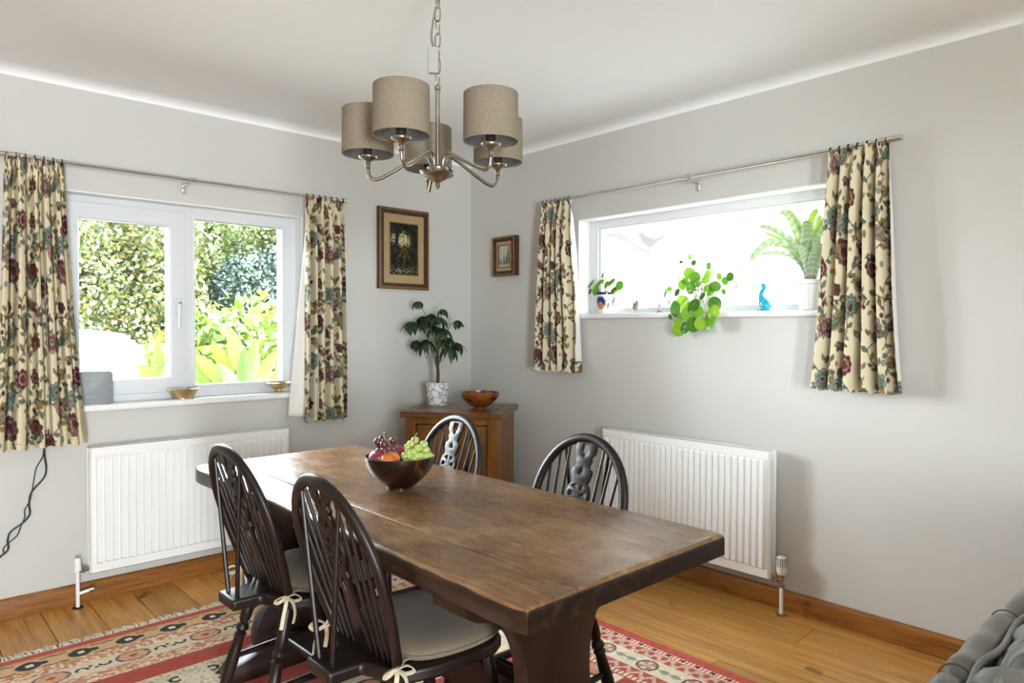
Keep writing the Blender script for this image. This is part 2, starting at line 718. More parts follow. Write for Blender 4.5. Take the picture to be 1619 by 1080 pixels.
def flat_frame(name, outline, holes, d0, d1, plane, m, parent, bev=0.0):
    """frame plate with holes between depths d0 and d1 behind the wall plane"""
    v, f = plate(outline, holes, abs(d1 - d0) - 2 * bev, bev)
    mid = (d0 + d1) / 2
    vv = [(a, mid + z, c) for a, c, z in v] if plane == 'y' else [(mid + z, a, c) for a, c, z in v]
    return mk(name, vv, f, m, parent, ang=30)


# ---- window_1: white casement window over the garden
w1 = struct_empty('window_1')
x0, x1, z0, z1 = W1
zs = 0.934
flat_frame('reveal_lining', rect(x0, x1, zs - 0.03, z1), [rect(x0 + 0.006, x1 - 0.006, zs - 0.006, z1 - 0.006)], -0.001, 0.085, 'y', M_white, w1)
fr1 = flat_frame('window_frame', rect(x0 + 0.006, x1 - 0.006, zs, z1 - 0.006), [rect(-2.44, -1.893, 0.978, 1.893), rect(-1.839, -1.338, 0.99, 1.885)], 0.085, 0.16, 'y', M_upvc, w1, 0.004)
sash = flat_frame('sash', rect(-2.447, -1.886, 0.972, 1.899), [rect(-2.375, -1.956, 1.036, 1.832)], 0.062, 0.11, 'y', M_upvc, w1, 0.005)
flat_frame('glazing_bead', rect(-1.846, -1.331, 0.983, 1.892), [rect(-1.834, -1.343, 0.995, 1.880)], 0.078, 0.10, 'y', M_upvc, w1, 0.003)
flat_frame('glazing_bead', rect(-2.380, -1.951, 1.031, 1.837), [rect(-2.369, -1.962, 1.042, 1.826)], 0.070, 0.10, 'y', M_upvc, w1, 0.003)
G().box(-2.40, -1.93, 0.112, 0.116, 1.0, 1.86).build('pane', M_glass, w1, ang=None)
G().box(-1.86, -1.32, 0.120, 0.124, 0.97, 1.90).build('pane', M_glass, w1, ang=None)
M_gask = pm('dark_rubber_gasket', (0.05, 0.052, 0.055), 0.6, var=(0.07, 0.072, 0.075))
flat_frame('gasket', rect(-1.838, -1.339, 0.991, 1.884), [rect(-1.830, -1.347, 0.998, 1.876)], 0.101, 0.112, 'y', M_gask, w1)
flat_frame('gasket', rect(-2.373, -1.958, 1.038, 1.830), [rect(-2.365, -1.966, 1.045, 1.822)], 0.101, 0.110, 'y', M_gask, w1)
flat_frame('sash_shadow_seal', rect(-2.452, -1.881, 0.967, 1.904), [rect(-2.40, -1.93, 1.01, 1.86)], 0.0800, 0.0846, 'y', M_gask, w1)  # dark seal strip put in as the shadow line round the proud sash
flat_frame('glass_seal', rect(-1.8395, -1.3375, 0.9895, 1.8855), [rect(-1.834, -1.343, 0.9935, 1.880)], 0.127, 0.158, 'y', M_gask, w1)
flat_frame('glass_seal', rect(-2.3765, -1.9545, 1.0345, 1.8335), [rect(-2.371, -1.960, 1.0385, 1.828)], 0.118, 0.150, 'y', M_gask, w1)
hd = G().box(-1.934, -1.912, 0.044, 0.062, 1.365, 1.455).build('handle', M_upvc, w1, bevel=0.005)
G().tube(cr([(-1.923, 0.046, 1.425), (-1.923, 0.026, 1.425), (-1.924, 0.018, 1.405), (-1.926, 0.02, 1.34), (-1.926, 0.022, 1.295)], 5), 0.0085, 10, flat=(1.0, 0.8)).build('lever', M_upvc, hd)
G().lathe([(0.0, -0.004), (0.007, -0.004), (0.007, 0.0), (0, 0.0)], 14, Matrix.Translation((-1.923, 0.017, 1.425)) @ Matrix.Rotation(R(90), 4, 'X')).build('lock', M_blackmetal, hd)
G().box(x0 - 0.05, x1 + 0.012, -0.036, 0.088, zs - 0.035, zs).build('window_sill', M_white, w1, bevel=0.012, seg=3)

# ---- window_2: long frosted fixed light
w2 = struct_empty('window_2')
y0, y1, z0, z1 = W2
zs2 = 1.386
flat_frame('reveal_lining', rect(y0, y1, zs2 - 0.025, z1), [rect(y0 + 0.006, y1 - 0.006, zs2 - 0.006, z1 - 0.006)], -0.001, 0.095, 'x', M_white, w2)
flat_frame('window_frame', rect(y0 + 0.006, y1 - 0.006, zs2, z1 - 0.006), [rect(y0 + 0.07, -1.075, 1.402, 1.905)], 0.095, 0.17, 'x', M_upvc, w2, 0.004)
flat_frame('glazing_bead', rect(y0 + 0.06, -1.063, 1.394, 1.914), [rect(y0 + 0.085, -1.092, 1.414, 1.893)], 0.105, 0.14, 'x', M_upvc, w2, 0.004)
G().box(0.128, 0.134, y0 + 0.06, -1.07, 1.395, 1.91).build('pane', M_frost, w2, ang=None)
G().box(-0.034, 0.098, y0 - 0.03, y1 + 0.012, zs2 - 0.03, zs2).build('window_sill', M_white, w2, bevel=0.011, seg=3)


def film(name, pts):
    v, f = plate(pts, [], 0.0006)
    mk(name, [(0.1272 + z * 0.5, a, c) for a, c, z in v], f, M_film, w2, ang=None)


def pane_pt(px, py):
    """a point of the frosted pane seen at this place in the photo"""
    d = fw + rt2 * ((px - W / 2) / FPX) - up2 * ((py - H / 2) / FPX)
    t = (0.127 - CAM.x) / d.x
    return (CAM.y + d.y * t, CAM.z + d.z * t)


bird = [(1007.5, 372.5), (1010, 370), (1012, 368), (1015, 367.6), (1018, 369), (1020.5, 372), (1025, 375), (1030, 377), (1036, 378), (1049, 372.5), (1050, 375.5), (1040, 381), (1037, 385), (1033, 388.5), (1030, 390), (1027, 392.5), (1025, 390), (1020, 387), (1015.5, 383), (1012.5, 378), (1011, 374)]
film('bird_decal', [pane_pt(*p) for p in bird])
for br in ([(957.5, 371.5), (968, 371.8), (976, 375), (985, 378), (993, 384), (998, 391), (1006, 396.5)], [(976, 371), (983, 373), (992, 378), (998, 384), (1008, 391), (1018, 396), (1028, 401)]):
    top = [(x, y - 1.6) for x, y in br]
    bot = [(x, y + 1.4) for x, y in reversed(br)]
    film('branch_decal', [pane_pt(*p) for p in top + bot])

# ---- fill_window_rear: unseen glazed opening added behind the camera for fill daylight
w3 = struct_empty('fill_window_rear')
v, f = plate(rect(-4.7, -3.6, 0.02, 2.12), [rect(-4.63, -3.67, 0.10, 2.05)], 0.07)
mk('window_frame', [(a, Y0 - 0.12 + z, c) for a, c, z in v], f, M_upvc, w3, ang=None)
G().box(-4.64, -3.66, Y0 - 0.122, Y0 - 0.118, 0.10, 2.09).build('pane', M_glass, w3, ang=None)


# ---- fill_window_side: unseen side window added behind the camera to brighten the ceiling
w4 = struct_empty('fill_window_side')
v, f = plate(rect(-6.5, -5.92, 0.3, 2.2), [rect(-6.44, -5.98, 0.36, 2.14)], 0.07)
mk('window_frame', [(X0 - 0.12 + z, a, c) for a, c, z in v], f, M_upvc, w4, ang=None)
G().box(X0 - 0.122, X0 - 0.118, -6.45, -5.97, 0.35, 2.15).build('pane', M_glass, w4, ang=None)


# ------------------------------------------------------------------ radiators
def radiator(label, loc, rz, L, valve):
    t = thing('radiator', label, 'radiator', loc, rz, 'panel radiators')
    z0, z1, yf = 0.150, 0.745, -0.103
    npitch = int(round((L - 0.05) / 0.0333))
    pitch = (L - 0.05) / npitch
    xs, ds = [-L / 2, -L / 2 + 0.012], [0, 0]
    for i in range(npitch):
        a = -L / 2 + 0.025 + i * pitch
        for fx, d in ((0.10, 0), (0.20, 1), (0.80, 1), (0.90, 0)):
            xs.append(a + fx * pitch)
            ds.append(d)
    xs += [L / 2 - 0.012, L / 2]
    ds += [0, 0]
    rows = [(z0, 0, 0.012), (z0 + 0.006, 0, 0.0), (z0 + 0.045, 0, 0.0), (z0 + 0.054, 1, 0), (z1 - 0.056, 1, 0), (z1 - 0.046, 0, 0.0), (z1 - 0.040, 0, -0.004), (z1 - 0.006, 0, -0.004), (z1, 0, 0.012)]
    P = np.zeros((len(rows), len(xs), 3))
    for r_, (z, on, off) in enumerate(rows):
        for c_, (x, d) in enumerate(zip(xs, ds)):
            e = 0.012 if c_ in (0, len(xs) - 1) else 0
            P[r_, c_] = (x, yf - 0.013 * d * on + off + e, z)
    fp = grid_mesh('front_panel', P, None, M_rad, t)
    fp.data.set_sharp_from_angle(angle=R(30))
    md = fp.modifiers.new('sheet', 'SOLIDIFY')
    md.thickness = 0.004
    md.offset = -1
    G().box(-L / 2 + 0.004, L / 2 - 0.004, -0.05, -0.036, z0 + 0.004, z1 - 0.004).build('back_panel', M_rad, t, bevel=0.004)
    g = G()
    g.box(-L / 2 + 0.02, L / 2 - 0.02, -0.088, -0.052, z0 + 0.03, z1 - 0.03)
    g.build('convector', M_rad, t, ang=None)
    for sx in (-1, 1):
        for zz in (z0 + 0.04, z1 - 0.04):
            xc = sx * (L / 2 - 0.03)
            G().box(xc - 0.018, xc + 0.018, -0.1, -0.045, zz - 0.018, zz + 0.018).build('connector', M_rad, t, bevel=0.006)
    for sx in (-1, 1):
        G().box(sx * L * 0.33 - 0.012, sx * L * 0.33 + 0.012, -0.04, -0.002, z0 + 0.1, z1 - 0.1).build('bracket', M_rad, t, ang=None)
    g = G()
    for i in range(34):
        xx = -L / 2 + 0.06 + i * (L - 0.12) / 33
        g.box(xx - 0.009, xx + 0.009, -0.087, -0.053, z1 - 0.012, z1 - 0.008)
    g.box(-L / 2 + 0.04, L / 2 - 0.04, -0.073, -0.067, z1 - 0.0125, z1 - 0.0085)
    tag(g.build('top_grille', M_rad, t, ang=None), kind='stuff')
    if valve == 'lockshield':
        xv = -L / 2 - 0.043
        vp = G().tube([(xv, -0.075, 0.0), (xv, -0.075, 0.19)], 0.0085, 14).build('pipe', M_white, t)
        G().lathe([(0.0075, 0.17), (0.015, 0.172), (0.016, 0.19), (0.013, 0.2), (0.014, 0.215), (0.012, 0.23), (0, 0.235)], 16, Matrix.Translation((xv, -0.075, 0))).build('valve_cap', M_white, vp)
        G().tube([(xv, -0.075, 0.172), (-L / 2 + 0.01, -0.075, 0.172)], [0.0085, 0.0085], 12).build('valve_tail', M_nickel, vp)
        G().tube([(xv + 0.016, -0.075, 0.172), (xv + 0.030, -0.075, 0.172)], 0.0135, 6).build('union_nut', M_nickel, vp)
        G().tube([(xv, -0.075, 0.065), (xv + 0.05, -0.083, 0.075)], 0.0075, 12).build('drain_branch', M_white, vp)
        G().tube([(xv + 0.046, -0.082, 0.074), (xv + 0.066, -0.086, 0.078)], [0.0115, 0.010], 8).build('drain_cock', M_nickel, vp)
        G().lathe([(0.009, 0.0005), (0.024, 0.0005), (0.023, 0.004), (0.009, 0.005)], 18, Matrix.Translation((xv, -0.075, 0))).build('pipe_collar', M_gap, vp)
    else:
        xv = L / 2 + 0.043
        vp = G().tube([(xv, -0.078, 0.0), (xv, -0.078, 0.15)], 0.0085, 14).build('pipe', M_white, t)
        G().lathe([(0.010, 0.125), (0.0145, 0.13), (0.0145, 0.145), (0.0115, 0.15), (0.0115, 0.172), (0.016, 0.176), (0.016, 0.186)], 6, Matrix.Translation((xv, -0.078, 0))).build('valve_body', M_nickel, vp)
        G().tube([(xv, -0.078, 0.16), (L / 2 - 0.01, -0.078, 0.16)], 0.009, 12).build('valve_tail', M_nickel, vp)
        G().tube([(xv - 0.03, -0.078, 0.16), (xv - 0.016, -0.078, 0.16)], 0.0145, 6).build('union_nut', M_nickel, vp)
        hdv = G().lathe([(0.0, 0.186), (0.017, 0.186), (0.021, 0.193), (0.0225, 0.205), (0.0225, 0.25), (0.0215, 0.262), (0.014, 0.268), (0, 0.269)], 24, Matrix.Translation((xv, -0.078, 0))).build('thermostat_head', M_cream, vp)
        for i in range(14):
            a = 2 * PI * i / 14
            G().box(0.0200, 0.0229, -0.0017, 0.0017, 0.222, 0.262, Matrix.Translation((xv, -0.078, 0)) @ Matrix.Rotation(a, 4, 'Z')).build('slot', M_gask, hdv, ang=None)
        G().lathe([(0.009, 0.0005), (0.025, 0.0005), (0.024, 0.005), (0.009, 0.006)], 18, Matrix.Translation((xv, -0.078, 0))).build('pipe_collar', M_skirt, vp)
    return t


M_cream = pm('cream_plastic', (0.72, 0.70, 0.62), 0.4, var=(0.75, 0.73, 0.65))
radiator('white fluted panel radiator under the garden window', (-1.8765, 0, 0), 0, 0.985, 'lockshield')
radiator('white fluted panel radiator with thermostat valve below the frosted window', (0, -1.777, 0), R(-90), 0.996, 'trv')

# ------------------------------------------------------------------ curtain poles
def pole(label, A, B, joint, ax, zz, ends):
    """A..B along the axis, the sleeve joint and wall bracket at joint"""
    def pt(s, d=0.09, z=0.0):
        return (s, -d, zz + z) if ax == 'x' else (-d, s, zz + z)
    t = thing('curtain_pole', label, 'curtain pole', (0, 0, 0), 0, 'steel curtain poles')
    G().tube([pt(A), pt(joint)], 0.0085, 14).build('pole', M_chrome, t)
    G().tube([pt(joint), pt(B)], 0.0068, 14).build('inner_pole', M_chrome, t)
    d = 0.012 if B > A else -0.012
    G().tube([pt(joint - d), pt(joint + d)], 0.0105, 14).build('sleeve', M_chrome, t)
    bk = G().tube([pt(joint - 2 * d, 0.005, -0.018), pt(joint - 2 * d, 0.09, -0.018)], 0.006, 10).build('bracket', M_chrome, t)
    G().ring(pt(joint - 2 * d, 0.09), 0.011, 0.003, ax, 18, 8).build('bracket_cup', M_chrome, bk)
    o = G().box(-0.011, 0.011, -0.004, 0.002, -0.03, 0.03).build('bracket_plate', M_chrome, bk, bevel=0.003)
    o.location = pt(joint - 2 * d, 0.0025, -0.03)
    if ax == 'y':
        o.rotation_euler = (0, 0, R(-90))
    for e, dr, ln, rr in ends:
        fn = G()
        prof = []
        nn = int(ln / 0.006)
        for i in range(nn + 1):
            prof.append((e + dr * ln * i / nn, rr * (0.86 if i % 2 else 1.0)))
        fn.tube([pt(s) for s, _ in prof], [r for _, r in prof], 16)
        fn.build('finial', M_chrome, t)
    return t


pole('steel curtain pole above the garden window', -2.95, -1.03, -1.885, 'x', 2.050, [(-2.95, 1, 0.34, 0.0125), (-1.055, 1, 0.035, 0.0105)])
pole('steel curtain pole above the frosted window', -2.77, -0.78, -1.80, 'y', 2.061, [(-2.72, -1, 0.085, 0.0145), (-0.80, 1, 0.03, 0.0105)])

# ------------------------------------------------------------------ curtains
rp = random.Random(11)
CV = Canvas(0.46, 0.62, 0.002, '#ddd2b4')
INK, PLUM, PLUM2, ROSE, SAGE, OLIVE, OCH, TAUPE, TEAL = '#2c201b', '#6a2c36', '#7f5354', '#a8857f', '#717c68', '#776d47', '#a28247', '#958c78', '#86988e'


def vine(p0, p1, p2, p3, n, cols, ln=0.034):
    pts = bez(p0, p1, p2, p3, 40)
    CV.line(pts, 0.004, INK)
    for i in range(3, 40, max(1, 36 // n)):
        a, b_ = pts[i], pts[min(i + 1, 40)]
        th = math.atan2(b_[1] - a[1], b_[0] - a[0])
        sd = 1 if (i // max(1, 36 // n)) % 2 else -1
        ph = th + sd * rp.uniform(0.6, 1.1)
        l_ = ln * rp.uniform(0.7, 1.15)
        CV.oval(a[0] + math.cos(ph) * l_ * 0.62, a[1] + math.sin(ph) * l_ * 0.62, l_ * 0.62, l_ * 0.3, ph, rp.choice(cols), INK, 0.002, 1.5, INK)


def bird_motif(cx, cy, s, flip, body, wing):
    f_ = -1 if flip else 1
    CV.oval(cx - f_ * 0.055 * s, cy - 0.034 * s, 0.042 * s, 0.010 * s, f_ * 0.5, wing, INK, .002)
    CV.oval(cx, cy, 0.042 * s, 0.025 * s, f_ * 0.55, body, INK, .002)
    CV.disc(cx + f_ * 0.032 * s, cy + 0.032 * s, 0.0155 * s, body, INK)
    CV.oval(cx + f_ * 0.052 * s, cy + 0.034 * s, 0.010 * s, 0.0035 * s, 0, INK)
    CV.disc(cx + f_ * 0.036 * s, cy + 0.036 * s, 0.0032, INK)
    CV.oval(cx - f_ * 0.012 * s, cy - 0.006 * s, 0.036 * s, 0.014 * s, f_ * 0.55, wing, INK, .002)
    for q in range(4):
        CV.line([(cx - f_ * (0.04 - 0.013 * q) * s, cy - 0.032 * s + 0.007 * q * s), (cx - f_ * (0.012 - 0.010 * q) * s, cy - 0.005 * s + 0.004 * q * s)], 0.0016, INK)


vine((0.02, 0.0), (0.20, 0.10), (-0.05, 0.28), (0.12, 0.36), 12, [SAGE, OLIVE, OCH, SAGE])
vine((0.18, 0.62), (0.10, 0.52), (0.30, 0.50), (0.20, 0.40), 9, [OCH, SAGE, OLIVE], 0.03)
vine((0.44, 0.62), (0.36, 0.5), (0.52, 0.45), (0.40, 0.40), 8, [SAGE, OLIVE], 0.03)
vine((0.14, 0.0), (0.22, 0.06), (0.10, 0.16), (0.20, 0.28), 9, [SAGE, OCH], 0.03)
vine((0.40, 0.0), (0.34, 0.08), (0.50, 0.14), (0.44, 0.24), 8, [OCH, SAGE], 0.03)
vine((0.12, 0.36), (0.26, 0.42), (0.02, 0.55), (0.02, 0.62), 7, [SAGE, OCH, OLIVE])
vine((0.26, 0.0), (0.42, 0.08), (0.20, 0.22), (0.36, 0.30), 8, [OLIVE, SAGE, OCH])
vine((0.36, 0.30), (0.50, 0.38), (0.22, 0.50), (0.26, 0.62), 8, [SAGE, SAGE, OCH])
vine((0.12, 0.20), (0.18, 0.16), (0.22, 0.2), (0.25, 0.17), 4, [OCH, OLIVE], 0.028)
vine((0.34, 0.46), (0.40, 0.42), (0.42, 0.5), (0.45, 0.47), 4, [OCH, OLIVE], 0.028)
for cx, cy, r_, n, a, b_ in [(0.10, 0.08, 0.043, 8, ROSE, PLUM2), (0.34, 0.16, 0.045, 9, SAGE, TEAL), (0.05, 0.30, 0.036, 7, PLUM, ROSE), (0.24, 0.36, 0.048, 9, PLUM2, ROSE), (0.42, 0.36, 0.036, 7, PLUM, PLUM2), (0.11, 0.50, 0.042, 8, TEAL, SAGE), (0.31, 0.56, 0.040, 8, PLUM, ROSE), (0.21, 0.22, 0.024, 6, PLUM, PLUM2), (0.43, 0.08, 0.028, 6, PLUM, PLUM2), (0.42, 0.56, 0.026, 6, PLUM, ROSE)]:
    CV.flower(cx, cy, r_, n, a, b_, INK, rp.uniform(0, 6), PLUM)
bird_motif(0.22, 0.10, 1.05, False, TAUPE, SAGE)
bird_motif(0.14, 0.42, 1.0, True, ROSE, TAUPE)
bird_motif(0.39, 0.235, 0.95, True, TAUPE, PLUM2)
bird_motif(0.22, 0.47, 1.1, False, TEAL, TAUPE)
for i in range(120):
    cx, cy = rp.uniform(0, .46), rp.uniform(0, .62)
    if rp.random() < 0.4:
        CV.disc(cx, cy, rp.uniform(0.006, 0.011), rp.choice([TEAL, OCH, PLUM]), INK)
    else:
        CV.oval(cx, cy, 0.017, 0.008, rp.uniform(0, 6), rp.choice([SAGE, OLIVE, OCH, TAUPE]), INK, .002, 1.5, INK)

M_print = attrm('printed_linen', 0.9, 0.15, 0.25, 1200, transl=0.12)
M_lining = pm('cream_curtain_lining', (0.80, 0.78, 0.74), 0.9, var=(0.83, 0.81, 0.77), vscale=6, bmp=0.1, bscale=500, spec=0.1)


def curtain(label, ax, top, bot, ztop, zbot, folds, seed, lead=None, depth=0.09, amp=0.036):
    """top, bot: the two edges along the wall at the top and at the hem"""
    rs = np.random.RandomState(seed)
    t = thing('curtain', label, 'curtain', (0, 0, 0), 0, 'floral curtains')
    Lc = ztop - zbot
    cw = abs(bot[1] - bot[0]) * 2.1
    nc, nr = int(cw / 0.0032), int(Lc / 0.0042)
    s = np.linspace(0, 1, nc)[None, :]
    tt = np.linspace(0, 1, nr)[:, None]
    e0 = top[0] + (bot[0] - top[0]) * (0.25 * tt + 0.75 * tt ** 1.6)
    e1 = top[1] + (bot[1] - top[1]) * (0.25 * tt + 0.75 * tt ** 1.6)
    # uneven folds
    kn = np.concatenate([[0], np.cumsum(rs.uniform(0.7, 1.3, folds))])
    kn = kn / kn[-1] * folds
    ph = np.interp(s, kn / folds, np.arange(folds + 1))
    wob = 0.10 * np.sin(2 * PI * (tt * 0.8 + rs.rand()) + 3 * s)
    th = 2 * PI * (ph + wob * 0.6 * tt)
    A = amp * (0.42 + 0.58 * np.clip(tt * 3.2, 0, 1)) * (1 + 0.2 * np.sin(5 * s + seed))
    fold = np.sin(th) + 0.25 * np.sin(2 * th + 1.0)
    q = s - 0.35 / (2 * PI * folds) * np.sin(2 * th + 0.4) * np.clip(tt * 3 + 0.2, 0, 1)
    along = e0 + (e1 - e0) * q
    head = np.exp(-((tt - 0.045) / 0.03) ** 2)
    dp = depth + A * fold * (1 - 0.55 * head) + 0.004 * np.sin(60 * s) * head
    zz = ztop - Lc * tt + 0.006 * np.sin(th + 1) * (tt > 0.98) + 0 * s
    zz = zz + np.where(tt < 0.012, 0.006 * np.sin(th * 2), 0)
    P = np.zeros((nr, nc, 3))
    if ax == 'x':
        P[..., 0], P[..., 1] = along, -dp
    else:
        P[..., 0], P[..., 1] = -dp, along
    P[..., 2] = zz
    u = s * cw + 0 * tt + seed * 0.137
    v = -(Lc * tt) + 0 * s + seed * 0.21
    colr = CV.sample(u / 1.12, v / 1.12)
    grid_mesh('cloth', P, colr, M_print, t)
    # lining a little nearer the wall, turned to show at the leading edge
    st = 4
    Q = P[::st, ::st].copy()
    if ax == 'x':
        Q[..., 1] += 0.006
    else:
        Q[..., 0] += 0.006
    keep = Q[:-3] if len(Q) > 8 else Q
    grid_mesh('lining', keep, None, M_lining, t)
    n_r = 7
    for i in range(n_r):
        a = top[0] + (top[1] - top[0]) * (0.04 + 0.92 * i / (n_r - 1))
        zc = ztop + 0.001
        g = G().ring((a, -depth, zc) if ax == 'x' else (-depth, a, zc), 0.0135, 0.0022, ax, 16, 6)
        o = g.build('ring', M_blackmetal, t)
    return t, P


curtain('floral curtain at the left of the garden window, leftmost of the four', 'x', (-2.675, -2.452), (-2.725, -2.372), 2.046, 0.762, 5, 1, amp=0.038)
cB, PB = curtain('floral curtain right of the garden window showing its pale lining', 'x', (-1.285, -1.040), (-1.300, -1.022), 2.048, 0.762, 5, 2)
curtain('floral curtain at the left of the frosted window, nearest the room corner', 'y', (-0.792, -1.022), (-0.741, -1.092), 2.058, 1.046, 5, 3)
curtain('floral curtain at the right of the frosted window beside the bromeliad', 'y', (-2.515, -2.755), (-2.452, -2.808), 2.058, 1.040, 5, 4, amp=0.038)
# the turned-back lining edge of the second curtain
nr = 60
tt = np.linspace(0, 1, nr)[:, None]
ss = np.linspace(0, 1, 10)[None, :]
P = np.zeros((nr, 10, 3))
P[..., 0] = -1.272 + (-1.372 + 1.272) * (1 - ss) * np.clip(tt * 1.0, 0, 1) ** 1.1 + 0.0 * ss - 0.028 * ss * tt
P[..., 1] = -0.078 + 0.02 * np.sin(ss * 3 + tt * 2.5) * tt + 0.025 * (1 - ss) * tt
P[..., 2] = 1.96 + (0.80 - 1.96) * tt + 0 * ss
lf = grid_mesh('lining_edge', P, None, M_lining, cB)
lf.modifiers.new('cloth', 'SOLIDIFY').thickness = 0.003

# ------------------------------------------------------------------ rug
def rug():
    RX1, RX0, RY1, RY0 = -0.735, -2.98, -0.505, -3.15
    res = 0.0042
    nx, ny = int((RX1 - RX0) / res), int((RY1 - RY0) / res)
    X, Y = np.meshgrid(np.linspace(RX0, RX1, nx), np.linspace(RY1, RY0, ny))
    U, V = RX1 - X, RY1 - Y + 0.055
    UL = X - RX0
    U = np.minimum(U, UL)
    A = X * 1.0
    RED, CRM, NAV, TAN, SAL, SGE, PNK = [np.array(hx(c)) for c in ('#c05446', '#f2e2c6', '#34343f', '#d3a877', '#d68a6c', '#aeb29e', '#dba08c')]
    C = np.empty(X.shape + (3,))
    rs = np.random.RandomState(3)

    def lump(sx, sy, seed, k=1):
        r_ = np.random.RandomState(seed)
        a = r_.rand(int(ny * res / sy) + 3, int(nx * res / sx) + 3)
        yy, xx = (RY1 - Y) / sy, (X - RX0) / sx
        i, j = yy.astype(int), xx.astype(int)
        return a[i, j]

    def setc(mask, c):
        C[mask] = c

    def field(S, T, base_seed):
        """bands of the kilim across S with motifs repeating along T; S in metres from the edge"""
        out = np.empty(X.shape + (3,))
        out[:] = RED
        sp = lump(0.013, 0.013, base_seed)
        sp2 = lump(0.008, 0.008, base_seed + 1)
        speck = np.where((sp > .62)[..., None], CRM, np.where((sp > .40)[..., None], PNK, np.where((sp < .12)[..., None], TAN, SAL)))

        def band(a, b):
            return (S >= a) & (S < b)
        return out, speck, sp2, band

    # ---- end design (stripes along X, S = V)
    E_, speck, sp2, band = field(V, A, 10)
    E_[band(0.10, 0.13)] = TAN
    zig = np.abs(((A / 0.05) % 1) - .5) * 2
    b = band(0.115, 0.21)
    E_[b] = np.array(hx('#dcb684'))
    c = np.abs(V - 0.163)
    ph = (A / 0.17) % 1
    nav = b & (c < 0.012 + 0.026 * np.abs(np.sin(PI * A / 0.085)) * (ph < .55)) & (ph < .62)
    E_[nav] = NAV
    E_[b & (c < .012) & (ph > .2) & (ph < .34)] = CRM
    E_[b & (np.abs(c - .034 - .01 * zig) < .004) & (ph > .5)] = NAV * 1.6
    b = band(0.21, 0.275)
    E_[b] = speck[b]
    b = band(0.275, 0.385)
    E_[b] = CRM
    per = 0.275
    q = ((A + 0.02) % per) - per / 2
    d = np.hypot(q / 1.35, V - 0.33)
    fl_ = b & (d < 0.043)
    E_[fl_] = np.array(hx('#e3b688'))
    E_[b & (np.abs(d - .043) < .004)] = NAV * 2.2
    th = np.arctan2(V - .33, q)
    E_[fl_ & (np.cos(8 * th) > .35) & (d > .014)] = np.array(hx('#d8a088'))
    E_[b & (d < .012)] = RED
    for sgn in (-1, 1):
        hk = np.hypot((q - sgn * .098), V - .33 - sgn * .006)
        E_[b & (np.abs(hk - .018) < .0055) & ((V - .33) * sgn < .012)] = NAV * 1.2
        E_[b & (np.hypot(q - sgn * .128, V - .33 + sgn * .012) < .008)] = NAV * 1.2
    b = band(0.385, 0.46)
    E_[b] = speck[b]
    E_[band(0.445, 0.458) & (((A + V) / 0.022) % 1 < .5)] = CRM
    b = band(0.57, 0.95)
    E_[b] = CRM * .95
    E_[b & (sp2 < .18)] = SGE
    q2 = ((A + 0.13) % 0.30) - 0.15
    v2 = V - 0.70
    dd = np.abs(q2) + np.abs(v2)
    E_[b & (np.abs(dd - .085) < .012)] = NAV
    E_[b & (dd < .05)] = np.array(hx('#5c5d68'))
    E_[b & (dd < .024)] = RED
    for sx in (-1, 1):
        for sy in (-1, 1):
            hk = np.hypot(q2 - sx * .085, v2 - sy * .055)
            E_[b & (np.abs(hk - .019) < .0065) & (q2 * sx < .099)] = NAV
    E_[band(0.80, 0.825) & (((A) / 0.03) % 1 < .5)] = NAV
    E_[band(0.825, 0.95)] = RED
    bb = V > 0.95
    per2 = 0.46
    S2 = (V - 0.95) % per2
    E_[bb] = RED * 0.97
    E_[bb & (S2 > .12) & (S2 < .34)] = CRM
    q3 = (A % .24) - .12
    d3 = np.hypot(q3, S2 - .23)
    E_[bb & (d3 < .06)] = SAL
    E_[bb & (np.abs(d3 - .06) < .006)] = NAV * 1.5
    E_[bb & (d3 < .025)] = SGE
    E_[bb & (np.abs(S2 - .12) < .008) & ((A / .03) % 1 < .5)] = NAV

    # ---- side border (stripes along Y, S = U)
    T = Y * 1.0
    B_, speck2, sp2, band = field(U, T, 20)
    b = band(0.052, 0.082)
    B_[b] = np.array(hx('#c86a5c'))
    B_[b & ((T / 0.0165) % 1 < .5)] = CRM
    dq = np.hypot(((T) % 0.066) - .033, U - .066)
    B_[b & (dq < .010)] = NAV
    b = band(0.088, 0.142)
    B_[b] = np.array(hx('#be5a50'))
    scr = np.abs((U - .115) - .016 * np.sin(2 * PI * T / .062))
    B_[b & (np.abs(scr - .006) < .0035)] = CRM * .95
    B_[b & (np.hypot(((T + .0155) % .031) - .0155, np.abs(U - .115) - .018) < .005)] = np.array(hx('#dcc0a6'))
    B_[band(.084, .088) | band(.142, .146)] = CRM
    b = band(0.146, 0.245)
    B_[b] = CRM * .93
    per = .205
    q = ((T + .05) % per) - per / 2
    d = np.maximum(np.hypot(q, (U - .195) * 1.0), 0)
    B_[b & (d < .040)] = np.array(hx('#c48474'))
    B_[b & (np.abs(d - .040) < .004)] = NAV * 1.6
    th = np.arctan2(U - .195, q)
    B_[b & (d < .034) & (np.cos(4 * th) > .3)] = CRM * .85
    B_[b & (d < .012)] = SGE
    B_[b & (np.hypot(np.abs(q) - .078, U - .195) < .018)] = SGE * .95
    B_[b & (np.abs(U - .195) < .0025) & (np.abs(q) > .05)] = NAV * 2
    b = band(0.249, 0.300)
    B_[b] = np.array(hx('#be5a50'))
    scr = np.abs((U - .275) - .015 * np.sin(2 * PI * T / .058))
    B_[b & (np.abs(scr - .006) < .0035)] = CRM * .95
    b = band(0.303, 0.325)
    B_[b] = CRM
    B_[b & ((T / 0.021) % 1 < .45)] = np.array(hx('#a0645a'))
    side = (U < 0.335) & (V > 0.10 + U * 1.0)
    C[:] = np.where(side[..., None], B_, E_)
    nz = lump(0.0085, 0.0085, 31)
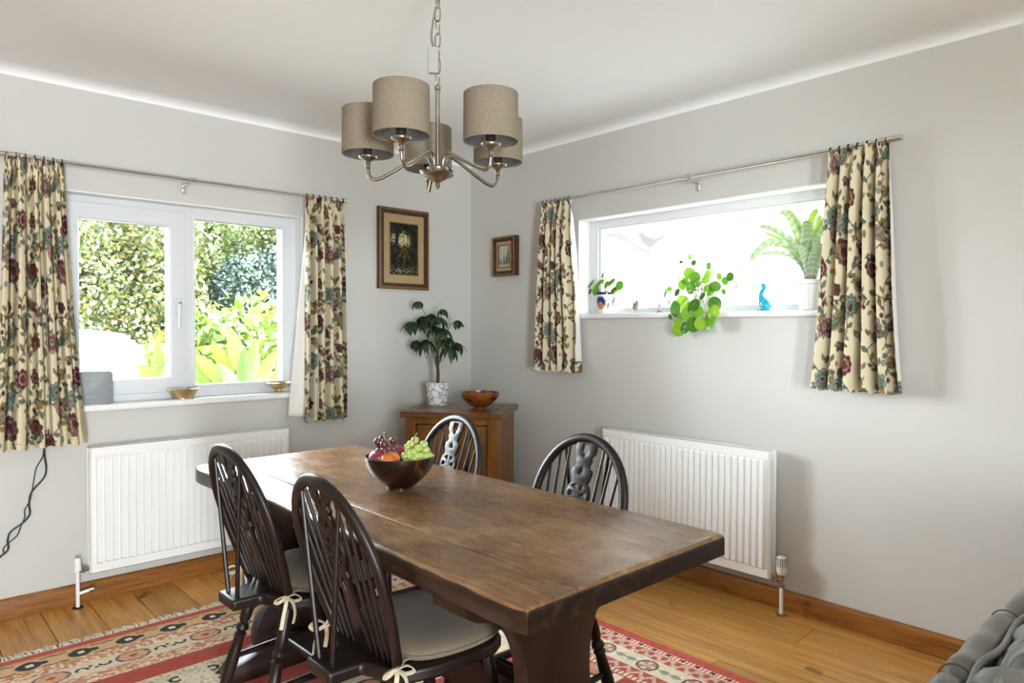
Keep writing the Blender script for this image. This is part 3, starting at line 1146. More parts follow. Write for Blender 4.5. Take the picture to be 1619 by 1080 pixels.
    ab = lump(2.5, 0.022, 32)
    C *= (0.86 + 0.2 * nz + 0.12 * (ab - .5))[..., None]
    far = np.clip((0.5 - V) / .5, 0, 1)
    Z = 0.0072 + 0.0008 * nz
    P = np.stack([X, Y, Z], -1)
    # woven selvedge: lower the outer rows to the floor
    P[0, :, 2] = P[-1, :, 2] = 0.001
    P[:, 0, 2] = P[:, -1, 2] = 0.001
    t = thing('rug', 'red and cream patterned kilim rug with white fringe under the table', 'rug', (0, 0, 0))
    grid_mesh('weave', P, np.clip(C, 0, 1), attrm('kilim_wool', 0.95, 0.1, 0.5, 500, sheen=0.1), t)
    g = G()
    rr = random.Random(4)
    x = RX0 + 0.004
    while x < RX1:
        ln = rr.uniform(0.035, 0.062)
        a = rr.uniform(-0.025, 0.025)
        pts = [(x, RY1 - 0.004, 0.006), (x + a * .4, RY1 + ln * .5, rr.uniform(0.003, .012)), (x + a, RY1 + ln, rr.uniform(0.0015, .006))]
        g.tube(pts, [0.0024, 0.0022, 0.0012], 4, cap=False)
        x += rr.uniform(0.0035, 0.0058)
    tag(g.build('fringe', pm('fringe_cotton', (0.76, 0.72, 0.65), 0.95, var=(0.84, 0.81, 0.75), vscale=40), t), kind='stuff')


rug()

# ------------------------------------------------------------------ wheelback chairs
M_dark = woodm('dark_stained_elm', [(0.3, '#0c0604'), (0.5, '#170c08'), (0.7, '#23130c')], (6, 6, 1.5), 5, 0.42, rnd=0.05, bmp=0.05, coat=0.0, spec=0.38)
LEAN = R(17.0)
SEATZ = 0.445
BX = -0.165


def back(y, s, d=0.0):
    """a point of the chair back: y across, s up the raking back, d out of its plane (backwards)"""
    return Vector((BX - s * math.sin(LEAN) - d * math.cos(LEAN), y, SEATZ + s * math.cos(LEAN) - d * math.sin(LEAN)))


BOWTOP = 0.487


def bow_half(s):
    if s < 0.26:
        return 0.152 + 0.046 * math.sin(min(1, s / 0.26) * PI / 2)
    q = (s - 0.26) / (BOWTOP - 0.26)
    return 0.198 * math.sqrt(max(0, 1 - q * q))


def make_chair():
    t = thing('wheelback_chair', '', 'chair')
    # seat with bobtail
    half = [(0.190, 0.0), (0.188, 0.07), (0.178, 0.135), (0.155, 0.183), (0.11, 0.208), (0.02, 0.212), (-0.08, 0.204), (-0.15, 0.183), (-0.188, 0.145), (-0.203, 0.095), (-0.215, 0.066), (-0.305, 0.060)]
    outl = half + [(x, -y) for x, y in reversed(half) if y > 0]
    G().prism(outl, SEATZ - 0.036, SEATZ).build('seat', M_dark, t, ang=35, bevel=0.009, seg=3)
    # bow
    pts = []
    for i in range(11):
        s = 0.26 * i / 10
        pts.append((bow_half(s), s))
    for i in range(1, 24):
        a = PI * i / 24
        pts.append((0.198 * math.cos(a), 0.26 + (BOWTOP - 0.26) * math.sin(a)))
    for i in range(10, -1, -1):
        s = 0.26 * i / 10
        pts.append((-bow_half(s), s))
    path = [back(y, s) for y, s in [(0.150, -0.012)] + pts + [(-0.150, -0.012)]]
    G().tube(path, 0.0145, 12, flat=(0.92, 1.15), upv=tuple(back(0, 0, 1) - back(0, 0, 0))).build('bow', M_dark, t, ang=0)
    # spindles
    for sd in (-1, 1):
        for yb, yt in ((0.058, 0.078), (0.088, 0.118), (0.118, 0.155)):
            st = None
            for k_ in range(400):
                s = BOWTOP - k_ * 0.001
                if bow_half(s) >= yt:
                    st = s
                    break
            a, b_ = back(sd * yb, -0.008), back(sd * yt, st)
            G().tube([a + (b_ - a) * q for q in (0, .25, .5, .75, 1)], [0.0058, 0.0066, 0.0062, 0.0054, 0.0046], 8).build('spindle', M_dark, t)
        a = Vector((-0.280, sd * 0.034, SEATZ - 0.006))
        b_ = back(sd * 0.098, 0.452)
        G().tube([a + (b_ - a) * q for q in (0, .3, .6, 1)], [0.0076, 0.0072, 0.0064, 0.0054], 8).build('brace_stick', M_dark, t)
    # pierced wheel splat, drawn in (y, s)
    wc, wr = 0.292, 0.050
    right = [(0.043, BOWTOP - 0.004), (0.043, 0.435), (0.030, 0.422), (0.034, 0.408), (0.026, 0.396), (0.030, 0.384), (0.041, 0.378), (0.043, 0.362), (0.037, 0.345)]
    right += [(wr * math.cos(a), wc + wr * math.sin(a)) for a in [R(50 - i * 12) for i in range(9)]]
    right += [(0.030, 0.240), (0.035, 0.224), (0.028, 0.206), (0.022, 0.180), (0.022, 0.13), (0.030, 0.07), (0.036, 0.02), (0.036, -0.006)]
    outl = right + [(-y, s) for y, s in reversed(right)]
    holes = [[(-0.016, 0.466), (0.016, 0.466), (0.017, 0.440), (0.008, 0.430), (0.010, 0.424), (0.0, 0.412), (-0.010, 0.424), (-0.008, 0.430), (-0.017, 0.440)],
             [(0.0, 0.392), (0.006, 0.372), (0.015, 0.358), (-0.015, 0.358), (-0.006, 0.372)]]
    for i in range(6):
        a0, a1 = R(i * 60 + 30 + 12), R(i * 60 + 90 - 12)
        h_ = [(0.038 * math.cos(a), wc + 0.038 * math.sin(a)) for a in [a0 + (a1 - a0) * k_ / 6 for k_ in range(7)]]
        am = (a0 + a1) / 2
        h_ += [(0.017 * math.cos(am + 0.22), wc + 0.017 * math.sin(am + 0.22)), (0.017 * math.cos(am - 0.22), wc + 0.017 * math.sin(am - 0.22))]
        holes.append(h_)
    holes.append([(0.0, 0.225), (0.010, 0.20), (0.0, 0.165), (-0.010, 0.20)])
    v, f = plate(outl, holes, 0.010, 0.001)
    sp = mk('splat', [back(a, s, z) for a, s, z in v], f, M_dark, t, ang=30)
    G().lathe([(0.0, -0.0075), (0.010, -0.0075), (0.012, -0.005), (0.012, 0.005), (0.010, 0.0075), (0, 0.0075)], 14, Matrix.Translation(back(0, wc)) @ Matrix.Rotation(R(90) - LEAN, 4, 'Y')).build('hub', M_dark, sp)
    # turned legs
    lg = {}
    prof = [(0, .0125), (.08, .0155), (.22, .020), (.30, .0175), (.325, .013), (.345, .020), (.37, .022), (.395, .014), (.415, .021), (.435, .0165), (.52, .0185), (.66, .0215), (.80, .0175), (.93, .0135), (1, .012)]
    for fx, sy, top, bt in ((1, 1, (0.135, 0.135), (0.185, 0.190)), (1, -1, (0.135, -0.135), (0.185, -0.190)), (-1, 1, (-0.150, 0.125), (-0.265, 0.168)), (-1, -1, (-0.150, -0.125), (-0.265, -0.168))):
        a, b_ = Vector((top[0], top[1], SEATZ - 0.025)), Vector((bt[0], bt[1], 0.0085))
        lg[(fx, sy)] = (a, b_)
        G().tube([a + (b_ - a) * q for q, _ in prof], [r_ for _, r_ in prof], 14).build('leg', M_dark, t)

    def on(k_, q):
        a, b_ = lg[k_]
        return a + (b_ - a) * q

    mids = []
    for sy in (1, -1):
        a, b_ = on((1, sy), 0.60), on((-1, sy), 0.60)
        mids.append((a + b_) / 2)
        G().tube([a + (b_ - a) * q for q in (0, .25, .5, .75, 1)], [.0085, .0115, .014, .0115, .0085], 10).build('stretcher', M_dark, t)
    a, b_ = mids
    G().tube([a + (b_ - a) * q for q in (0, .25, .5, .75, 1)], [.0085, .0105, .0125, .0105, .0085], 10).build('stretcher', M_dark, t)
    return t


proto = make_chair()
CH = [(-1.990, -2.190, 0.0, 'dark wheelback chair with grey cushion nearest the camera, tucked under the table'),
      (-1.990, -1.572, R(1), 'dark wheelback chair with grey cushion in front of the garden window radiator'),
      (-1.585, -2.205, R(180), 'dark wheelback chair across the table in front of the right-hand radiator'),
      (-1.585, -1.480, R(180), 'dark wheelback chair between the fruit bowl and the corner cabinet')]
chairs = []
for i, (x, y, a, lb) in enumerate(CH):
    o = proto if i == 0 else copy_tree(proto)
    o.location = (x, y, 0.0085)
    o.rotation_euler = (0, 0, a)
    tag(o, lb, 'chair', 'wheelback chairs round the table')
    chairs.append(o)

# seat cushions tied to the two near chairs
M_cush = pm('grey_cushion_cotton', (0.150, 0.106, 0.066), 0.85, var=(0.18, 0.13, 0.084), vscale=5, bmp=0.2, bscale=700, sheen=0.2)
M_tie = pm('cream_cotton_tape', (0.56, 0.48, 0.34), 0.9, var=(0.62, 0.54, 0.40), vscale=30)


def cushion(label, x, y, a, seed):
    t = thing('seat_cushion', label, 'cushion', (x, y, 0.0085), a, 'cushions on the wheelback chairs')
    half = [(0.184, 0.0), (0.182, 0.07), (0.173, 0.13), (0.150, 0.175), (0.103, 0.197), (0.02, 0.203), (-0.06, 0.192), (-0.115, 0.165), (-0.138, 0.12), (-0.146, 0.06), (-0.148, 0.0)]
    ring = [Vector((p[0], p[1], 0)) for p in half] + [Vector((p[0], -p[1], 0)) for p in reversed(half[1:-1])]
    ring = cr(ring + [ring[0]], 4)[:-1]
    n = len(ring)
    rs = random.Random(seed)
    v, f = [], []
    lv = [(0.90, 0.0005), (0.985, 0.006), (1.0, 0.016), (0.985, 0.025), (0.93, 0.034), (0.82, 0.041), (0.62, 0.045), (0.4, 0.046), (0.2, 0.046)]
    for q, z in lv:
        for i, p in enumerate(ring):
            w = 0.0025 * math.sin(i * 0.9 + seed) * math.sin(i * 0.37) * max(0, q * 2 - 1)
            v.append((p.x * q + 0.012 * (1 - q), p.y * q, SEATZ + z + w * (z > .02)))
    for k_ in range(len(lv) - 1):
        for i in range(n):
            f.append((k_ * n + i, k_ * n + (i + 1) % n, (k_ + 1) * n + (i + 1) % n, (k_ + 1) * n + i))
    v.append((0.012, 0, SEATZ + 0.046))
    f += [((len(lv) - 1) * n + i, (len(lv) - 1) * n + (i + 1) % n, len(v) - 1) for i in range(n)]
    f.append(tuple(range(n - 1, -1, -1)))
    mk('pad', v, f, M_cush, t, ang=0)
    G().tube([(p.x * 1.002, p.y * 1.002, SEATZ + 0.016) for p in ring + [ring[0]]], 0.0038, 8, cap=False).build('piping', M_cush, t, ang=0)
    for sy in (-1, 1):
        c = Vector((-0.172, sy * 0.172, SEATZ + 0.012))
        g = G()
        kx, ky = c.x - 0.012, c.y + sy * 0.004
        g.tube(cr([(-0.13, sy * 0.150, SEATZ + 0.014), (-0.155, sy * 0.162, SEATZ + 0.018), (kx, ky, c.z)], 5), 0.0048, 6, flat=(0.35, 1.3))
        g.tube(cr([(kx, ky, c.z), (kx - 0.018, ky + sy * 0.014, c.z + 0.012), (kx - 0.044, ky + sy * 0.012, c.z + 0.004), (kx - 0.03, ky + sy * 0.004, c.z - 0.008), (kx, ky, c.z)], 6), 0.005, 6, flat=(0.35, 1.3))
        g.tube(cr([(kx, ky, c.z), (kx + 0.02, ky + sy * 0.016, c.z + 0.01), (kx + 0.038, ky + sy * 0.022, c.z - 0.006), (kx + 0.018, ky + sy * 0.012, c.z - 0.012), (kx, ky, c.z)], 6), 0.005, 6, flat=(0.35, 1.3))
        g.tube(cr([(kx, ky, c.z), (kx - 0.012, ky + sy * 0.02, c.z - 0.012), (kx - 0.024, ky + sy * 0.026, c.z - 0.05), (kx - 0.030, ky + sy * 0.024, c.z - 0.085)], 6), 0.005, 6, flat=(0.35, 1.3))
        g.tube(cr([(kx, ky, c.z), (kx + 0.01, ky + sy * 0.022, c.z - 0.014), (kx + 0.014, ky + sy * 0.027, c.z - 0.045), (kx + 0.008, ky + sy * 0.026, c.z - 0.075)], 6), 0.005, 6, flat=(0.35, 1.3))
        tag(g.build('tie', M_tie, t, ang=60), label='cream cotton tie knotted round the chair back')


cushion('grey padded seat cushion with cream ties on the nearest chair', -1.990, -2.190, 0, 1)
cushion('grey padded seat cushion with cream ties on the chair by the garden window radiator', -1.990, -1.572, R(1), 2)

# ------------------------------------------------------------------ refectory table
def worn_top():
    m, nt, b = nmat('worn_oak_top')
    tc = node(nt, 'ShaderNodeTexCoord')

    def nz(scale, stretch, det=6.0, rough=0.6, dist=0.0):
        mp = node(nt, 'ShaderNodeMapping', i_Scale=stretch)
        nt.links.new(tc.outputs['Object'], mp.inputs[0])
        n = node(nt, 'ShaderNodeTexNoise', i_Scale=scale, i_Detail=det, i_Roughness=rough, i_Distortion=dist)
        nt.links.new(mp.outputs[0], n.inputs['Vector'])
        return n.outputs[0]
    grain = nz(4.0, (26, 2.2, 26), 9.0, 0.7, 0.4)
    base = ramp(nt, [(0.28, '#4a3220'), (0.45, '#6e4f34'), (0.58, '#825f3d'), (0.75, '#987550')])
    nt.links.new(grain, base.inputs[0])

    def mix(fac, a, colour, mode='MIX'):
        mx = node(nt, 'ShaderNodeMix', data_type='RGBA', blend_type=mode)
        nt.links.new(fac, mx.inputs[0])
        nt.links.new(a, mx.inputs[6])
        mx.inputs[7].default_value = c4(colour)
        return mx.outputs[2]
    mot = ramp(nt, [(0.40, (0, 0, 0)), (0.68, (0.75, 0.75, 0.75))])
    nt.links.new(nz(3.2, (1.6, 0.9, 1), 5.0, 0.65), mot.inputs[0])
    o1 = mix(mot.outputs[0], base.outputs[0], '#4b3728')
    wear = ramp(nt, [(0.52, (0, 0, 0)), (0.72, (0.6, 0.6, 0.6))])
    nt.links.new(nz(2.3, (1.3, 1.0, 1), 6.0, 0.7), wear.inputs[0])
    o2 = mix(wear.outputs[0], o1, '#a58864')
    scr = ramp(nt, [(0.66, (0, 0, 0)), (0.74, (0.8, 0.8, 0.8))])
    nt.links.new(nz(60.0, (1.0, 0.4, 1), 4.0, 0.7), scr.inputs[0])
    o3 = mix(scr.outputs[0], o2, '#33241a')
    nt.links.new(o3, b.inputs['Base Color'])
    rr = ramp(nt, [(0.3, (0.17, 0.17, 0.17)), (0.7, (0.34, 0.34, 0.34))])
    nt.links.new(nz(9.0, (2, 0.8, 1), 6.0), rr.inputs[0])
    nt.links.new(rr.outputs[0], b.inputs['Roughness'])
    hb = node(nt, 'ShaderNodeMath', operation='ADD')
    nt.links.new(grain, hb.inputs[0])
    nt.links.new(nz(30.0, (1.0, 0.5, 1), 5.0), hb.inputs[1])
    b.inputs['Specular IOR Level'].default_value = 0.2
    bump(nt, b, hb.outputs[0], 0.16, 0.004)
    return m


M_top = worn_top()
M_edge = woodm('dark_oak_edge', [(0.3, '#0e0804'), (0.52, '#1d110a'), (0.72, '#382315'), (0.85, '#543722')], (9, 1.6, 9), 4.5, 0.34, bmp=0.3, coat=0.2)
M_base = woodm('dark_oak_trestle', [(0.25, '#0f0704'), (0.5, '#1d0e08'), (0.75, '#2c170e')], (12, 12, 1.5), 3, 0.36, bmp=0.15, coat=0.15)
TZ = 0.75
TX0, TX1, TY0, TY1 = -2.192, -1.448, -2.835, -0.925
XJ = -2.033
tb = thing('dining_table', 'long worn oak refectory table with rounded edges and trestle base', 'table', (-1.82, -1.88, 0.0085))


def board(x0, x1, rl, rr_):
    """one top board; rl, rr_: round over of its left and right long edge"""
    th = 0.055
    ox, oy = -1.82, -1.88
    ny = 90
    nx = 14
    rs = np.random.RandomState(int(abs(x0) * 100))
    wav = np.interp(np.linspace(0, 1, ny), np.linspace(0, 1, 45), rs.uniform(-1, 1, 45))
    prof = []          # section across x: (x, z, isedge)
    def arc(xc, zc, r_, a0, a1, n):
        return [(xc + r_ * math.cos(R(a0 + (a1 - a0) * i / n)), zc + r_ * math.sin(R(a0 + (a1 - a0) * i / n))) for i in range(n + 1)]
    L_ = ([(x0, TZ - th + .004), (x0 - 0.0, TZ - rl - .006)] + arc(x0 + rl, TZ - rl, rl, 170, 90, 5)) if rl > .005 else [(x0, TZ - th + .004), (x0, TZ - .004), (x0 + .002, TZ - 0.0012), (x0 + .005, TZ)]
    Rr = (arc(x1 - rr_, TZ - rr_, rr_, 90, 10, 5) + [(x1, TZ - rr_ - .006), (x1, TZ - th + .004)]) if rr_ > .005 else [(x1 - .005, TZ), (x1 - .002, TZ - .0012), (x1, TZ - .004), (x1, TZ - th + .004)]
    mid = [(x0 + rl + .004 + (x1 - x0 - rl - rr_ - .008) * i / nx, TZ) for i in range(1, nx)]
    sec = [(x0 + .004, TZ - th)] + L_ + mid + Rr + [(x1 - .004, TZ - th)]
    nl = 1 + len(L_)
    ys = []
    er = 0.014
    e_off = [(0, -th + .004), (0, -er - .006)] + [(er - er * math.cos(R(a)), -er + er * math.sin(R(a))) for a in (10, 30, 50, 70, 90)]
    rows = [(TY0 + d, dz) for d, dz in e_off] + [(TY0 + er + (TY1 - TY0 - 2 * er) * i / ny, 0) for i in range(1, ny)] + [(TY1 - d, dz) for d, dz in reversed(e_off)]
    v, f, fm = [], [], []
    K = len(sec)
    for j, (y, dz) in enumerate(rows):
        wv = wav[min(ny - 1, max(0, int((y - TY0) / (TY1 - TY0) * ny)))]
        for i, (x, z) in enumerate(sec):
            zz = min(z, TZ + dz) if dz < 0 else z
            dx = 0
            if rl > .005 and i <= nl and x < x0 + rl:
                dx = 0.0022 * wv
                if z > TZ - .03:
                    zz += 0.0012 * wv - .0006
            # corners eased
            cx = 0
            if rl > .005 and y > TY1 - 0.10 and x < x0 + 0.10:
                yb = (y - (TY1 - 0.10)) / 0.10
                dx += 0.030 * yb * yb * (1 - (x - x0) / 0.10)
            for xe, sg in ((x0, 1), (x1, -1)):
                if (xe == x0 and rl > .005) or (xe == x1 and rr_ > .005):
                    ye = min(y - TY0, TY1 - y)
                    xx = abs(x - xe)
                    if ye < 0.035 and xx < 0.035:
                        dx += sg * 0.012 * (1 - ye / 0.035) * (1 - xx / 0.035)
            v.append((x + dx - ox, y - oy, zz))
    for j in range(len(rows) - 1):
        for i in range(K - 1):
            f.append((j * K + i, j * K + i + 1, (j + 1) * K + i + 1, (j + 1) * K + i))
            top = sec[i][1] > TZ - .008 and sec[i + 1][1] > TZ - .008 and rows[j][1] > -.008 and rows[j + 1][1] > -.008
            fm.append(0 if top else 1)
        f.append((j * K + K - 1, j * K, (j + 1) * K, (j + 1) * K + K - 1))
        fm.append(1)
    f += [tuple(range(K)), tuple((len(rows) - 1) * K + i for i in range(K - 1, -1, -1))]
    fm += [1, 1]
    o = mk('top_board', v, f, [M_top, M_edge], tb, ang=50)
    o.data.polygons.foreach_set('material_index', fm)
    bm = bmesh.new()
    bm.from_mesh(o.data)
    bmesh.ops.recalc_face_normals(bm, faces=bm.faces)
    bm.to_mesh(o.data)
    bm.free()


board(TX0, XJ - 0.0008, 0.012, 0.002)
board(XJ + 0.0008, TX1, 0.002, 0.014)


def trestle(y):
    # waisted plank end, shaped cleat above and sledge foot below
    hw = [(0.24, 0.665), (0.215, 0.64), (0.165, 0.59), (0.130, 0.53), (0.112, 0.46), (0.112, 0.38), (0.130, 0.31), (0.165, 0.25), (0.20, 0.20), (0.215, 0.14), (0.215, 0.11)]
    hwv = cr([(a, b_, 0) for a, b_ in hw], 4)
    pl = [(p.x, p.y) for p in hwv]
    outl = pl + [(-a, b_) for a, b_ in reversed(pl)]
    v, f = plate(outl, [], 0.042, 0.004)
    mk('trestle_end', [(a - 0.03, y + 1.88 + z, c) for a, c, z in v], f, M_base, tb, ang=35)
    cl = [(-0.358, 0.695), (-0.358, 0.672), (-0.33, 0.655), (-0.28, 0.642), (0.28, 0.642), (0.33, 0.655), (0.355, 0.672), (0.355, 0.695)]
    v, f = plate(cl, [], 0.115, 0.004)
    mk('cleat', [(a, y + 1.88 + z, c) for a, c, z in v], f, M_base, tb, ang=35)
    ft = [(-0.35, 0.0), (-0.35, 0.035), (-0.335, 0.055), (-0.29, 0.066), (-0.24, 0.085), (-0.20, 0.112), (-0.15, 0.125), (0.15, 0.125), (0.20, 0.112), (0.24, 0.085), (0.29, 0.066), (0.335, 0.055), (0.35, 0.035), (0.35, 0.0)]
    v, f = plate(ft, [], 0.085, 0.005)
    mk('foot', [(a, y + 1.88 + z, c) for a, c, z in v], f, M_base, tb, ang=35)


trestle(-2.585)
trestle(-1.24)
G().box(0.012, 0.062, -0.74, 0.68, 0.20, 0.315).build('stretcher', M_base, tb, bevel=0.006)

# ------------------------------------------------------------------ corner cabinet
M_cab = woodm('waxed_pine', [(0.25, '#4f2e0c'), (0.48, '#774a16'), (0.66, '#8a5a1d'), (0.82, '#996a29')], (8, 8, 1.0), 2.4, 0.36, rnd=0.1, bmp=0.12, knots=(7, 0.715, '#33190a'))
M_cabt = woodm('waxed_pine_top', [(0.25, '#452a12'), (0.5, '#65421f'), (0.75, '#78532c')], (2, 20, 20), 2.6, 0.3, rnd=0.08, bmp=0.12)
ca = R(-53.3)
cab = thing('corner_cabinet', 'small waxed pine cabinet set across the room corner', 'cabinet', (-0.470, -0.490, 0), ca)
CW, CD, CZ = 0.60, 0.545, 0.82          # local x along the front, front towards -y
for x0, x1 in ((-CW / 2, -CW / 2 + 0.075), (CW / 2 - 0.075, CW / 2)):
    G().box(x0, x1, -CD / 2, CD / 2, CZ - 0.034, CZ).build('top_end', M_cabt, cab, bevel=0.005)
nb = 3
for i in range(nb):
    a = -CD / 2 + CD * i / nb
    G().box(-CW / 2 + 0.0765, CW / 2 - 0.0765, a + 0.0008, a + CD / nb - 0.0008, CZ - 0.034, CZ).build('top_board', M_cabt, cab, bevel=0.003)
bw, bd = CW / 2 - 0.026, CD / 2 - 0.024
for sx in (-1, 1):
    x0, x1 = (sx * bw, sx * (bw - 0.062)) if sx < 0 else (bw - 0.062, bw)
    G().box(min(x0, x1), max(x0, x1), -bd, -bd + 0.035, 0, CZ - 0.034).build('stile', M_cab, cab, bevel=0.003)
    G().box(sx * bw - (0.05 if sx > 0 else 0), sx * bw + (0.05 if sx < 0 else 0), bd - 0.035, bd, 0, CZ - 0.034).build('rear_post', M_cab, cab, bevel=0.003)
    xs = sx * (bw - 0.006)
    n_b = 4
    for i in range(n_b):
        a = -bd + 0.036 + (2 * bd - 0.072) * i / n_b
        b_ = -bd + 0.036 + (2 * bd - 0.072) * (i + 1) / n_b
        G().box(xs - 0.008, xs + 0.004, a + 0.001, b_ - 0.001, 0.06, CZ - 0.036).build('side_board', M_cab, cab, bevel=0.003)
G().box(-bw + 0.063, bw - 0.063, -bd, -bd + 0.03, CZ - 0.072, CZ - 0.035).build('top_rail', M_cab, cab, bevel=0.003)
G().box(-bw + 0.063, bw - 0.063, -bd, -bd + 0.03, 0.03, 0.11).build('bottom_rail', M_cab, cab, bevel=0.003)
G().box(-bw + 0.063, bw - 0.063, -bd + 0.024, -bd + 0.034, 0.1, CZ - 0.07).build('rebate', M_gap, cab, ang=None)
dr = G().box(-bw + 0.067, bw - 0.067, -bd + 0.003, -bd + 0.022, 0.114, CZ - 0.077).build('door', M_cab, cab, bevel=0.004)
G().lathe([(0.0, 0), (0.009, 0), (0.007, 0.012), (0.015, 0.02), (0.014, 0.028), (0, 0.032)], 18, Matrix.Translation((bw - 0.11, -bd + 0.003, 0.46)) @ Matrix.Rotation(R(90), 4, 'X')).build('knob', M_cab, dr)
G().box(-bw + 0.05, bw - 0.05, bd - 0.012, bd - 0.004, 0.05, CZ - 0.036).build('back_panel', M_cab, cab, ang=None)

# ------------------------------------------------------------------ chandelier
M_linen = pm('oatmeal_linen', (0.205, 0.172, 0.128), 0.9, var=(0.25, 0.213, 0.162), vscale=120, stretch=(1, 1, 1), bmp=0.3, bscale=600, spec=0.1)
M_foil = pm('silver_shade_foil', (0.42, 0.43, 0.44), 0.38, 0.9, var=(0.5, 0.5, 0.51), vscale=14)
M_socket = pm('black_lampholder', (0.015, 0.014, 0.013), 0.5, var=(0.03, 0.03, 0.03))
M_clear = pm('white_terminal_block', (0.36, 0.35, 0.33), 0.35, var=(0.40, 0.39, 0.37))
CX, CY = -1.792, -2.020
ch = thing('chandelier', 'brushed nickel five arm chandelier with beige linen drum shades hanging over the table', 'chandelier', (CX, CY, 0))
ZB = 1.85
G().lathe([(0.0, 1.738), (0.006, 1.740), (0.0095, 1.747), (0.006, 1.755), (0.012, 1.760), (0.030, 1.771), (0.050, 1.780), (0.0535, 1.786), (0.050, 1.793), (0.032, 1.797), (0.034, 1.803), (0.026, 1.808), (0.012, 1.811), (0, 1.812)], 36).build('hub', M_nickel, ch)
G().tube([(0, 0, 1.805), (0, 0, 2.052)], 0.0072, 14).build('rod', M_nickel, ch)
G().lathe([(0.0072, 2.046), (0.010, 2.048), (0.010, 2.060), (0.004, 2.066), (0, 2.067)], 16).build('rod_cap', M_nickel, ch)
a0 = R(-111.5)
for i in range(5):
    th_c = a0 + i * 2 * PI / 5            # angle in (camera right, camera forward)
    dx, dy = math.cos(th_c), math.sin(th_c)
    dw = rt * dx + Vector((fw.x, fw.y, 0)).normalized() * dy
    ang = math.atan2(dw.y, dw.x)
    Mz = Matrix.Rotation(ang, 4, 'Z')
    RR = 0.222
    arm = G().tube(cr([(0.022, 0, 1.800), (0.024, 0, 1.822), (0.034, 0, 1.840), (0.052, 0, 1.842), (0.085, 0, 1.826), (0.150, 0, 1.789), (0.180, 0, 1.774), (0.203, 0, 1.770), (0.218, 0, 1.782), (RR, 0, 1.806)], 6), 0.0055, 12, Mz).build('arm', M_nickel, ch)
    T = Mz @ Matrix.Translation((RR, 0, 0))
    G().lathe([(0.0055, 1.803), (0.0085, 1.806), (0.006, 1.812), (0.009, 1.818), (0.007, 1.824), (0.016, 1.831), (0.028, 1.837), (0.030, 1.842), (0.022, 1.847), (0.016, 1.850), (0, 1.851)], 24, T).build('candle_cup', M_nickel, arm)
    G().lathe([(0.0, 1.85), (0.0145, 1.85), (0.0145, 1.885), (0.012, 1.89), (0, 1.891)], 16, T).build('lamp_holder', M_socket, arm)
    # drum shade: linen outside, foil inside, rolled rims, wire carrier
    r0, r1, hs = 0.080, 0.079, 0.138
    sh = G().lathe([(r0 - 0.0012, ZB), (r0, ZB - 0.0015), (r0 + 0.0012, ZB), (r1 + 0.0012, ZB + hs), (r1, ZB + hs + 0.0015), (r1 - 0.0012, ZB + hs), (r0 - 0.0012, ZB)], 48, T, cap=False).build('shade', M_linen, ch, ang=60)
    G().lathe([(r0 - 0.0018, ZB + 0.002), (r1 - 0.0018, ZB + hs - 0.002)], 48, T, cap=False).build('shade_liner', M_foil, sh, ang=0)
    for k_ in range(3):
        b_ = k_ * 2 * PI / 3 + 0.4
        G().tube([(0.014 * math.cos(b_), 0.014 * math.sin(b_), ZB + 0.034), (0.05 * math.cos(b_), 0.05 * math.sin(b_), ZB + 0.022), ((r0 - 0.002) * math.cos(b_), (r0 - 0.002) * math.sin(b_), ZB + 0.006)], 0.0016, 6, T).build('shade_spoke', M_nickel, sh)
# chain of oval links
z = 2.058
i = 0
while z < 2.43:
    ln, wd = 0.030, 0.0095
    path = []
    for k_ in range(20):
        a = 2 * PI * k_ / 20
        sx, sz = math.cos(a) * wd, math.sin(a) * wd + (ln - wd) * (1 if math.sin(a) >= 0 else -1) * 0.55
        path.append((sx, 0, sz))
    path.append(path[0])
    G().tube(path, 0.0021, 6, Matrix.Translation((0, 0, z + 0.022)) @ Matrix.Rotation(R(90 * (i % 2) + 20), 4, 'Z'), cap=False).build('chain_link', M_nickel, ch)
    z += 0.0405
    i += 1
wpos = rt * -0.012
G().box(-0.0165, 0.0165, -0.011, 0.011, 2.098, 2.180, Matrix.Translation((wpos.x * 1.1, wpos.y * 1.1, 0)) @ Matrix.Rotation(YAW - R(90), 4, 'Z')).build('terminal_block', M_clear, ch, bevel=0.004)
G().tube(cr([(wpos.x, wpos.y, 2.175), (wpos.x * 1.6, wpos.y * 1.6, 2.21), (wpos.x * 1.2, wpos.y * 1.2, 2.26), (wpos.x * .3, wpos.y * .3, 2.31), (-wpos.x * .6, -wpos.y * .6, 2.36), (wpos.x * .2, wpos.y * .2, 2.42), (0, 0, 2.44)], 6), 0.0034, 8).build('flex', M_nickel, ch)
G().lathe([(0.0, 2.426), (0.03, 2.427), (0.05, 2.435), (0.054, 2.452), (0.0, 2.452)], 32).build('ceiling_rose', M_nickel, ch)

